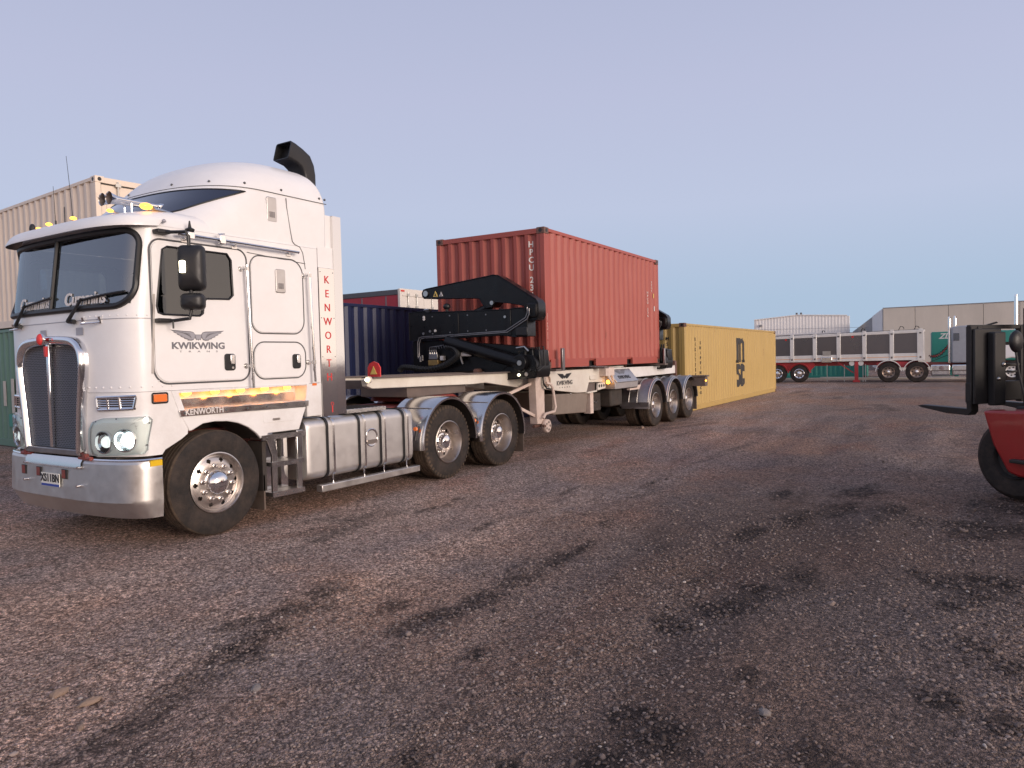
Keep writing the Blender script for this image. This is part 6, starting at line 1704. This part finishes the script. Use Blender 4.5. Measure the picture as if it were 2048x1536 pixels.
def far_wheel(parent, x, y, r, m, guard=None, z=None):
    z = r if z is None else z
    w = MB().lathe([(.285*r/.5, .02), (.26*r/.5, .05), (.2*r/.5, .07), (.09*r/.5, .05), (.0005, .03)], (0, 0, 0), 'x', 28).build('wheel', M[m], parent, loc=(x, y, z))
    MB().lathe([(.28*r/.5, .03), (.30*r/.5, 0), (r*.93, .02), (r, .07), (r, .27), (r*.9, .32), (.2, .32)], (0, 0, 0), 'x', 40).build('tyre', M['rubber'], w)
    mb = MB(); hl_ = MB()
    for k in range(8):
        a = 2*math.pi*k/8+.2
        hl_.cyl((.055, .19*r/.5*math.cos(a), .19*r/.5*math.sin(a)), (.045, .19*r/.5*math.cos(a), .19*r/.5*math.sin(a)), .034, n=10)
    hl_.build('hand_holes', M['black_gasket'], w)
    MB().lathe([(.10*r/.5, .05), (.08*r/.5, -.02), (.0005, -.03)], (0, 0, 0), 'x', 16).build('hub_cap', M['chrome'], w)
    if guard:
        rg = r+.10
        rows = [[(xx-.02, rg*math.cos(a)*q, rg*math.sin(a)*q) for xx, q in ((0, .94), (0, 1), (.45, 1))] for a in np.linspace(R(5), R(175), 22)]
        g = MB().grid(rows).build('wheel_guard', M[guard], parent, loc=(x, y, z), smooth=40)
for y in (4.3, 3.08, 1.95):
    far_wheel(TP, .02, y, .48, 'chrome', 'red_paint')
TW = thing('prime_mover', 'white bonneted prime mover coupled to the tipper trailer, half hidden by the forklift', 'truck', (38, -5.6, 0), R(4))
def q(y): return y+5.6
for y in (-2.43, -3.71): far_wheel(TW, -.03, q(y), .52, 'dark_alloy', 'tipper_white')
far_wheel(TW, .0, q(-7.73), .50, 'tipper_white')
MB().box(.6, .75, q(-2.0), q(-8.4), .75, .98).box(1.65, 1.8, q(-2.0), q(-8.4), .75, .98).build('chassis_rail', M['red_chassis'], TW)
MB().prism([(q(-1.85), 1.0), (q(-2.2), 1.08), (q(-4.2), 1.0), (q(-4.2), .75), (q(-1.9), .75)], 'x', .3, .45).build('tail_frame', M['red_paint'], TW)
for a, b in ((-4.32, -5.16), (-5.24, -5.95)):
    tk = MB().box(-.02, .6, q(a), q(b), .34, .87).build('fuel_tank', M['stainless'], TW, bevel=.06, seg=4)
    MB().box(-.03, -.022, q(a), q(b), .55, .60).build('tank_band', M['brown_steel'], tk)
MB().cyl((-.04, q(-4.78), .70), (-.02, q(-4.78), .70), .11, n=18).build('tank_cap', M['chrome'], TW)
MB().box(-.05, .2, q(-4.3), q(-6.0), .22, .28).build('side_step', M['stainless'], TW)
cb_ = MB().prism([(q(-5.22), .95), (q(-5.22), 2.72), (q(-5.6), 2.78), (q(-6.5), 2.76), (q(-6.75), 2.4), (q(-6.95), 1.85), (q(-6.95), .95)], 'x', .05, 2.3).build('cab', M['truck_grey'], TW, bevel=.06, seg=3)
MB().prism([(q(-5.3), 2.42), (q(-5.55), 2.42), (q(-5.55), 2.05), (q(-5.3), 2.05)], 'x', .03, .048).build('sleeper_window', M['aero_glass'], TW)
MB().prism([(q(-6.05), 2.5), (q(-6.45), 2.5), (q(-6.75), 1.9), (q(-6.05), 1.9)], 'x', .03, .048).build('door_window', M['aero_glass'], TW)
MB().prism([(q(-6.97), 1.90), (q(-8.3), 1.72), (q(-8.5), 1.5), (q(-8.5), .8), (q(-8.3), .75), (q(-8.27), .9), (q(-8.05), 1.1), (q(-7.73), 1.16), (q(-7.4), 1.1), (q(-7.18), .9), (q(-7.15), .75), (q(-6.97), .75)], 'x', .1, 2.2).build('bonnet', M['white_paint'], TW, bevel=.06, seg=3)
MB().box(.0, .1, q(-6.0), q(-6.9), .6, .95).build('cab_step', M['stainless'], TW)
for y, zt in ((-5.30, 3.25), (-5.62, 3.34)):
    MB().cyl((.25 if y > -5.5 else 2.0, q(y)+.16, .95), (.25 if y > -5.5 else 2.0, q(y)+.16, zt-.08), .065, n=16).tube([(.25 if y > -5.5 else 2.0, q(y)+.16, zt-.1), (.25 if y > -5.5 else 2.0, q(y)+.14, zt)], [.065, .062], 16, cap=False).build('exhaust_stack', M['chrome'], TW)
MB().prism([(q(-5.9), 2.76), (q(-6.6), 2.76), (q(-6.6), 2.80), (q(-5.9), 2.82)], 'x', .4, 1.9).build('roof_pod', M['tipper_white'], TW)
MB().prism([(q(-6.75), 2.74), (q(-7.2), 2.86), (q(-7.12), 2.93), (q(-6.75), 2.82)], 'x', .4, 1.9).build('roof_visor', M['black_plastic'], TW)
for k in range(3):
    pts = []
    for i in range(40):
        t = i/39
        y = -4.25-1.0*t; z = 1.3+.75*t+.0-.35*math.sin(math.pi*t)*(1-.2*k)
        pts.append((.5+.25*k+.05*math.cos(i*1.6), q(y), z+.05*math.sin(i*1.6)))
    MB().tube(pts, .016, 5).build('coiled_hose', M['letter_red'] if k == 1 else M['black_hose'], TW)
MB().bar((.6, q(-4.3), 1.0), (.6, q(-5.1), 1.35), .03, .03).build('hose_stay', M['dark_under'], TW)
# teal box bodies behind
TB = thing('skip_bin', 'teal steel bin with white lettering beside the tipper trailer nose', 'bin', (43.5, -5.0, 0), R(4))
MB().box(0, 2.2, -.22, .9, .15, 2.62).build('bin_body', M['teal_container'], TB, bevel=.03)
MB().box(-.05, 2.25, -.42, -.222, .1, 2.68).build('bin_post', M['teal_container'], TB, bevel=.02)
MB().box(-.06, 0.3, -.45, -.1, 2.682, 2.74).build('bin_hook', M['door_white'], TB)
text('bin_letters', 'ZLE', .42, M['letter_white'], TB, (-.003, .2, 2.36), (0, -1, 0), (0, 0, 1), bold=.012, shear=.3)
BB = container('shipping_container', 'blue green shipping container on the ground behind the tipper trailer', 'teal_container', (46.5, 2.6), R(94), 0, L_=6.058)
T2 = thing('parked_truck', 'teal truck with a tall chrome exhaust stack behind the white bonneted prime mover', 'truck', (43, -8.40, 0), R(4))
MB().box(0, 2.4, -1.6, 1.3, .95, 2.58).build('cab', M['teal_container'], T2, bevel=.08, seg=3)
MB().box(-.006, -.002, -.9, .6, 2.30, 2.42).build('cab_stripe', M['letter_white'], T2)
MB().cyl((.2, .35, .9), (.2, .35, 4.36), .085, n=18).tube([(.2, .35, 4.33), (.2, .33, 4.47)], [.085, .08], 18, cap=False).build('exhaust_stack', M['chrome'], T2)
for y in (-1.0, .8): far_wheel(T2, .0, y, .5, 'dull_rim')
MB().box(.5, 1.9, -1.6, 2.6, .6, .94).build('chassis', M['dark_under'], T2)

# ------------------------------------------------------------------ buildings
def wall_mat(name, col, kind):
    m = mat(name, col, .8, var=.06, vscale=.8, dirt=.35, dcol=tuple(c*.6 for c in col), dscale=.5, aniso=(1, 1, .35), bump=.2, bscale=8)
    return m
wall_mat('precast_concrete', (.68,.61,.52), 0)
mat('shed_white', (.82,.79,.76), .5, var=.03, dirt=.12, dcol=(.5,.45,.4))
mat('grey_cladding', (.26,.26,.27), .5, var=.05)
WH = thing('warehouse', 'grey brown precast concrete warehouse with flat roofline at the right edge', 'building', (62, .2, 0), 0)
H = 5.03
n = 12
for k in range(n):
    w = 2.28; y = -w*k
    MB().box(0, .2, y-w+.014, y-.014, 0, H-.002*k).build('wall_panel', M['precast_concrete'], WH, bevel=.015)
MB().box(.06, .18, -n*2.28, 0, 0, H-.06).build('joint_backing', M['dark_under'], WH)
MB().box(-.03, .25, -n*2.28-.05, .02, H, H+.05).build('parapet_cap', M['grey_cladding'], WH)
ang = math.atan2(2.4, 14.7); L1 = 15.0; L2 = 75.0
def side(a, b, z1, m, nm, push):
    mb = MB(); S_ = []
    k = 0; s = a
    while s < b:
        S_ += [(s, 0), (s+.5, 0), (s+.55, -.06), (s+.95, -.06)]; s += 1.0
    f = lambda s, t, z: (.2+s*math.cos(ang)-(t+push)*math.sin(ang), .02+s*math.sin(ang)+(t+push)*math.cos(ang), z)
    mb.grid([[f(s, t, 0) for s, t in S_], [f(s, t, z1) for s, t in S_]])
    mb.build(nm, M[m], WH, smooth=20)
side(0, L1, H, 'shed_white', 'side_cladding', .03)
side(L1, L2, H-.05, 'grey_cladding', 'side_cladding', .0)
MB().grid([[(.1, .0, H-.02), (.2+L2*math.cos(ang), L2*math.sin(ang), H-.06)], [(.1, -n*2.28, H-.02), (72, -n*2.28, H-.02)]]).build('roof_sheet', M['grey_cladding'], WH)
SH = thing('shed', 'white ribbed steel shed with a low gable far behind the yellow container', 'building', (90, 12.0, 0), R(9))
mb = MB(); S_ = []
y = 5.3
while y > -5.15:
    S_ += [(y, 0), (y-.14, 0), (y-.18, .02), (y-.30, .02), (y-.34, 0)]; y -= .36
def gz_(y): return 5.74+(5.3-y)/4.95*.38 if y > .35 else 6.12-(.35-y)/5.5*.28
mb.grid([[(-t, y, 0) for y, t in S_], [(-t, y, gz_(y)) for y, t in S_]])
mb.build('gable_wall', M['shed_white'], SH, smooth=20)
MB().prism([(5.35, 5.72), (.35, 6.12), (-5.2, 5.84), (-5.2, 5.95), (.35, 6.22), (5.35, 5.82)], 'x', -.12, 20).build('roof_trim', M['shed_white'], SH)
MB().box(0, 20, -5.18, -5.10, 0, 5.84).box(0, 20, 5.25, 5.32, 0, 5.74).build('side_wall', M['shed_white'], SH)
MB().cyl((.3, .4, 6.2), (.3, .4, 6.45), .12, n=8).cyl((.3, -.1, 6.2), (.3, -.1, 6.45), .12, n=8).build('roof_vent', M['dash_grey'], SH)
MB().box(-.25, -.06, 4.4, 4.75, 4.9, 5.15).cyl((-.1, 4.6, 5.0), (-.5, 4.6, 4.95), .03, n=6).build('wall_camera', M['grey_cladding'], SH)
AN = thing('site_office', 'low white portable office in front of the white ribbed shed', 'building', (66, 5.4, 0), 0)
mb = MB(); S_ = []
y = 4.0
while y > -1.2: S_ += [(y, 0), (y-.12, 0), (y-.16, .03), (y-.26, .03)]; y -= .30
mb.grid([[(-t, y, 0) for y, t in S_], [(-t, y, 3.22) for y, t in S_]])
mb.build('wall_sheet', M['shed_white'], AN, smooth=20)
MB().box(-.12, 2.5, -1.25, 4.1, 3.22, 3.34).build('roof_sheet', M['shed_white'], AN, bevel=.01)
MB().box(.02, 2.4, -1.15, 4.0, 0, 3.2).build('wall_core', M['shed_white'], AN)
FE = thing('road_edge', 'low grey kerb of the road beyond the yard', 'kerb', (41.8, 0, 0), R(4))
MB().box(-.12, .12, -26, 30, -.02, .12).build('kerb_stone', M['precast_concrete'], FE, bevel=.02)

# ------------------------------------------------------------------ forklift at the right edge
mat('forklift_red', (.33,.010,.012), .32, var=.08, coat=.4, dirt=.2, dcol=(.12,.02,.02))
mat('forklift_black', (.018,.017,.017), .55, var=.3, dirt=.3, dcol=(.06,.05,.045))
FL = thing('forklift', 'red forklift with raised black fork carriage at the right edge', 'forklift', (6.14, -7.10, 0), R(54))
# front wheels
for s in (1, -1):
    w = MB().lathe([(.22, -.03), (.20, .02), (.0005, .03)], (0, 0, 0), 'y', 24).build('wheel', M['forklift_black'], FL, loc=(-.28, s*1.05, .45))
    if s > 0: w.rotation_euler = (0, 0, math.pi)
    MB().lathe([(.22, .0), (.26, -.02), (.40, -.01), (.445, .03), (.45, .08), (.45, .24), (.44, .29), (.38, .31), (.15, .31)], (0, 0, 0), 'y', 44).build('tyre', M['rubber'], w)
    w2 = MB().lathe([(.18, .0), (.20, -.02), (.30, -.01), (.335, .03), (.335, .2), (.30, .24), (.0005, .24)], (0, 0, 0), 'y', 36).build('wheel', M['rubber'], FL, loc=(-2.35, s*.95, .335))
    if s > 0: w2.rotation_euler = (0, 0, math.pi)
side_p = [(.06, .965), (-.05, .60), (-.22, .30), (-.34, .26), (-2.05, .26), (-2.10, .55), (-2.30, .72), (-2.62, .74), (-2.85, .60), (-2.9, 1.25), (-2.2, 1.32), (-1.7, 1.02), (-.6, .99)]
for s in (1, -1):
    MB().prism(side_p, 'y', s*1.09, s*.70).build('side_panel', M['forklift_red'], FL, bevel=.03, seg=3)
    MB().box(-.62, -.30, s*1.18, s*1.09, .42, .46).build('side_step', M['forklift_black'], FL, bevel=.01)
MB().box(-2.85, -.05, -.70, .70, .30, 1.0).build('chassis', M['forklift_black'], FL, bevel=.02)
MB().prism([(-2.0, .35), (-2.95, .35), (-3.15, .6), (-3.15, 1.35), (-2.8, 1.45), (-2.0, 1.40)], 'y', -.86, .86).build('counterweight', M['forklift_red'], FL, bevel=.06, seg=3)
MB().box(-1.5, -1.0, -.3, .3, 1.0, 1.25).box(-1.6, -1.48, -.28, .28, 1.2, 1.75).build('seat', M['seat_cloth'], FL, bevel=.05)
MB().prism([(-.2, 1.0), (-.55, 1.0), (-.42, 1.5), (-.32, 1.5)], 'y', -.5, .5).build('dash', M['forklift_black'], FL, bevel=.02)
for s in (1, -1):
    MB().tube([(-.25, s*.62, 1.0), (-.55, s*.60, 2.35), (-2.05, s*.60, 2.38), (-2.2, s*.62, 1.4)], .04, 8).build('guard_frame', M['forklift_black'], FL)
for k in range(6):
    MB().bar((-.65-k*.26, -.6, 2.37), (-.65-k*.26, .6, 2.37), .05, .03).build('guard_bar', M['forklift_black'], FL)
# mast and carriage (side-shifted towards the left)
for y in (-.62, .0):
    MB().box(.12, .30, y-.05, y+.05, .12, 2.14).build('mast_rail', M['forklift_black'], FL, bevel=.008)
MB().box(.14, .28, -.62, .0, 2.06, 2.16).box(.14, .28, -.62, .0, .3, .42).build('mast_tie', M['forklift_black'], FL, bevel=.008)
MB().cyl((.2, .09, 1.94), (.2, .09, 2.13), .055, n=16).build('chain_anchor', M['forklift_black'], FL)
ca = MB().box(.44, .52, -.95, .755, 1.02, 1.26).build('carriage_plate', M['forklift_black'], FL, bevel=.012)
for (a, b, z0, z1) in ((-.95, .75, 1.90, 1.95), (-.95, .70, 1.70, 1.74), (-.95, .58, 1.44, 1.475), (-.95, .58, 1.36, 1.385)):
    MB().box(.45, .50, a, b, z0, z1).build('carriage_bar', M['forklift_black'], FL, bevel=.006)
for y in (.715, .60, -.16, -.5, -.93):
    MB().box(.44, .51, y-.035, y+.035, 1.0, 1.93).build('carriage_upright', M['forklift_black'], FL, bevel=.006)
MB().box(.40, .438, .28, .74, 1.0, 1.90).build('carriage_web', M['forklift_black'], FL, bevel=.01)
MB().box(.30, .399, .34, .54, .98, 1.86).build('shift_block', M['forklift_black'], FL, bevel=.02)
MB().sphere((.30, .40, 1.47), .03, n=10, m=6).sphere((.30, .48, 1.30), .025, n=10, m=6).build('bolt_head', M['pin_steel'], FL)
for y in (.58, -.72):
    fk = MB().prism([(.52, 1.30), (.585, 1.30), (.585, .935), (1.20, .955), (1.27, .940), (1.20, .92), (.85, .865), (.56, .855), (.52, .90)], 'y', y-.065, y+.065).build('fork', M['forklift_black'], FL, bevel=.008)
# mirror on a stalk
mr = MB().tube([(-.25, .80, .98), (-.18, .84, 1.4), (-.15, .84, 1.62)], .012, 8).build('mirror_stalk', M['forklift_black'], FL)
MB().sphere((-.15, .835, 1.735), .05, .10, .125, 18, 12).build('mirror', M['black_plastic'], mr)
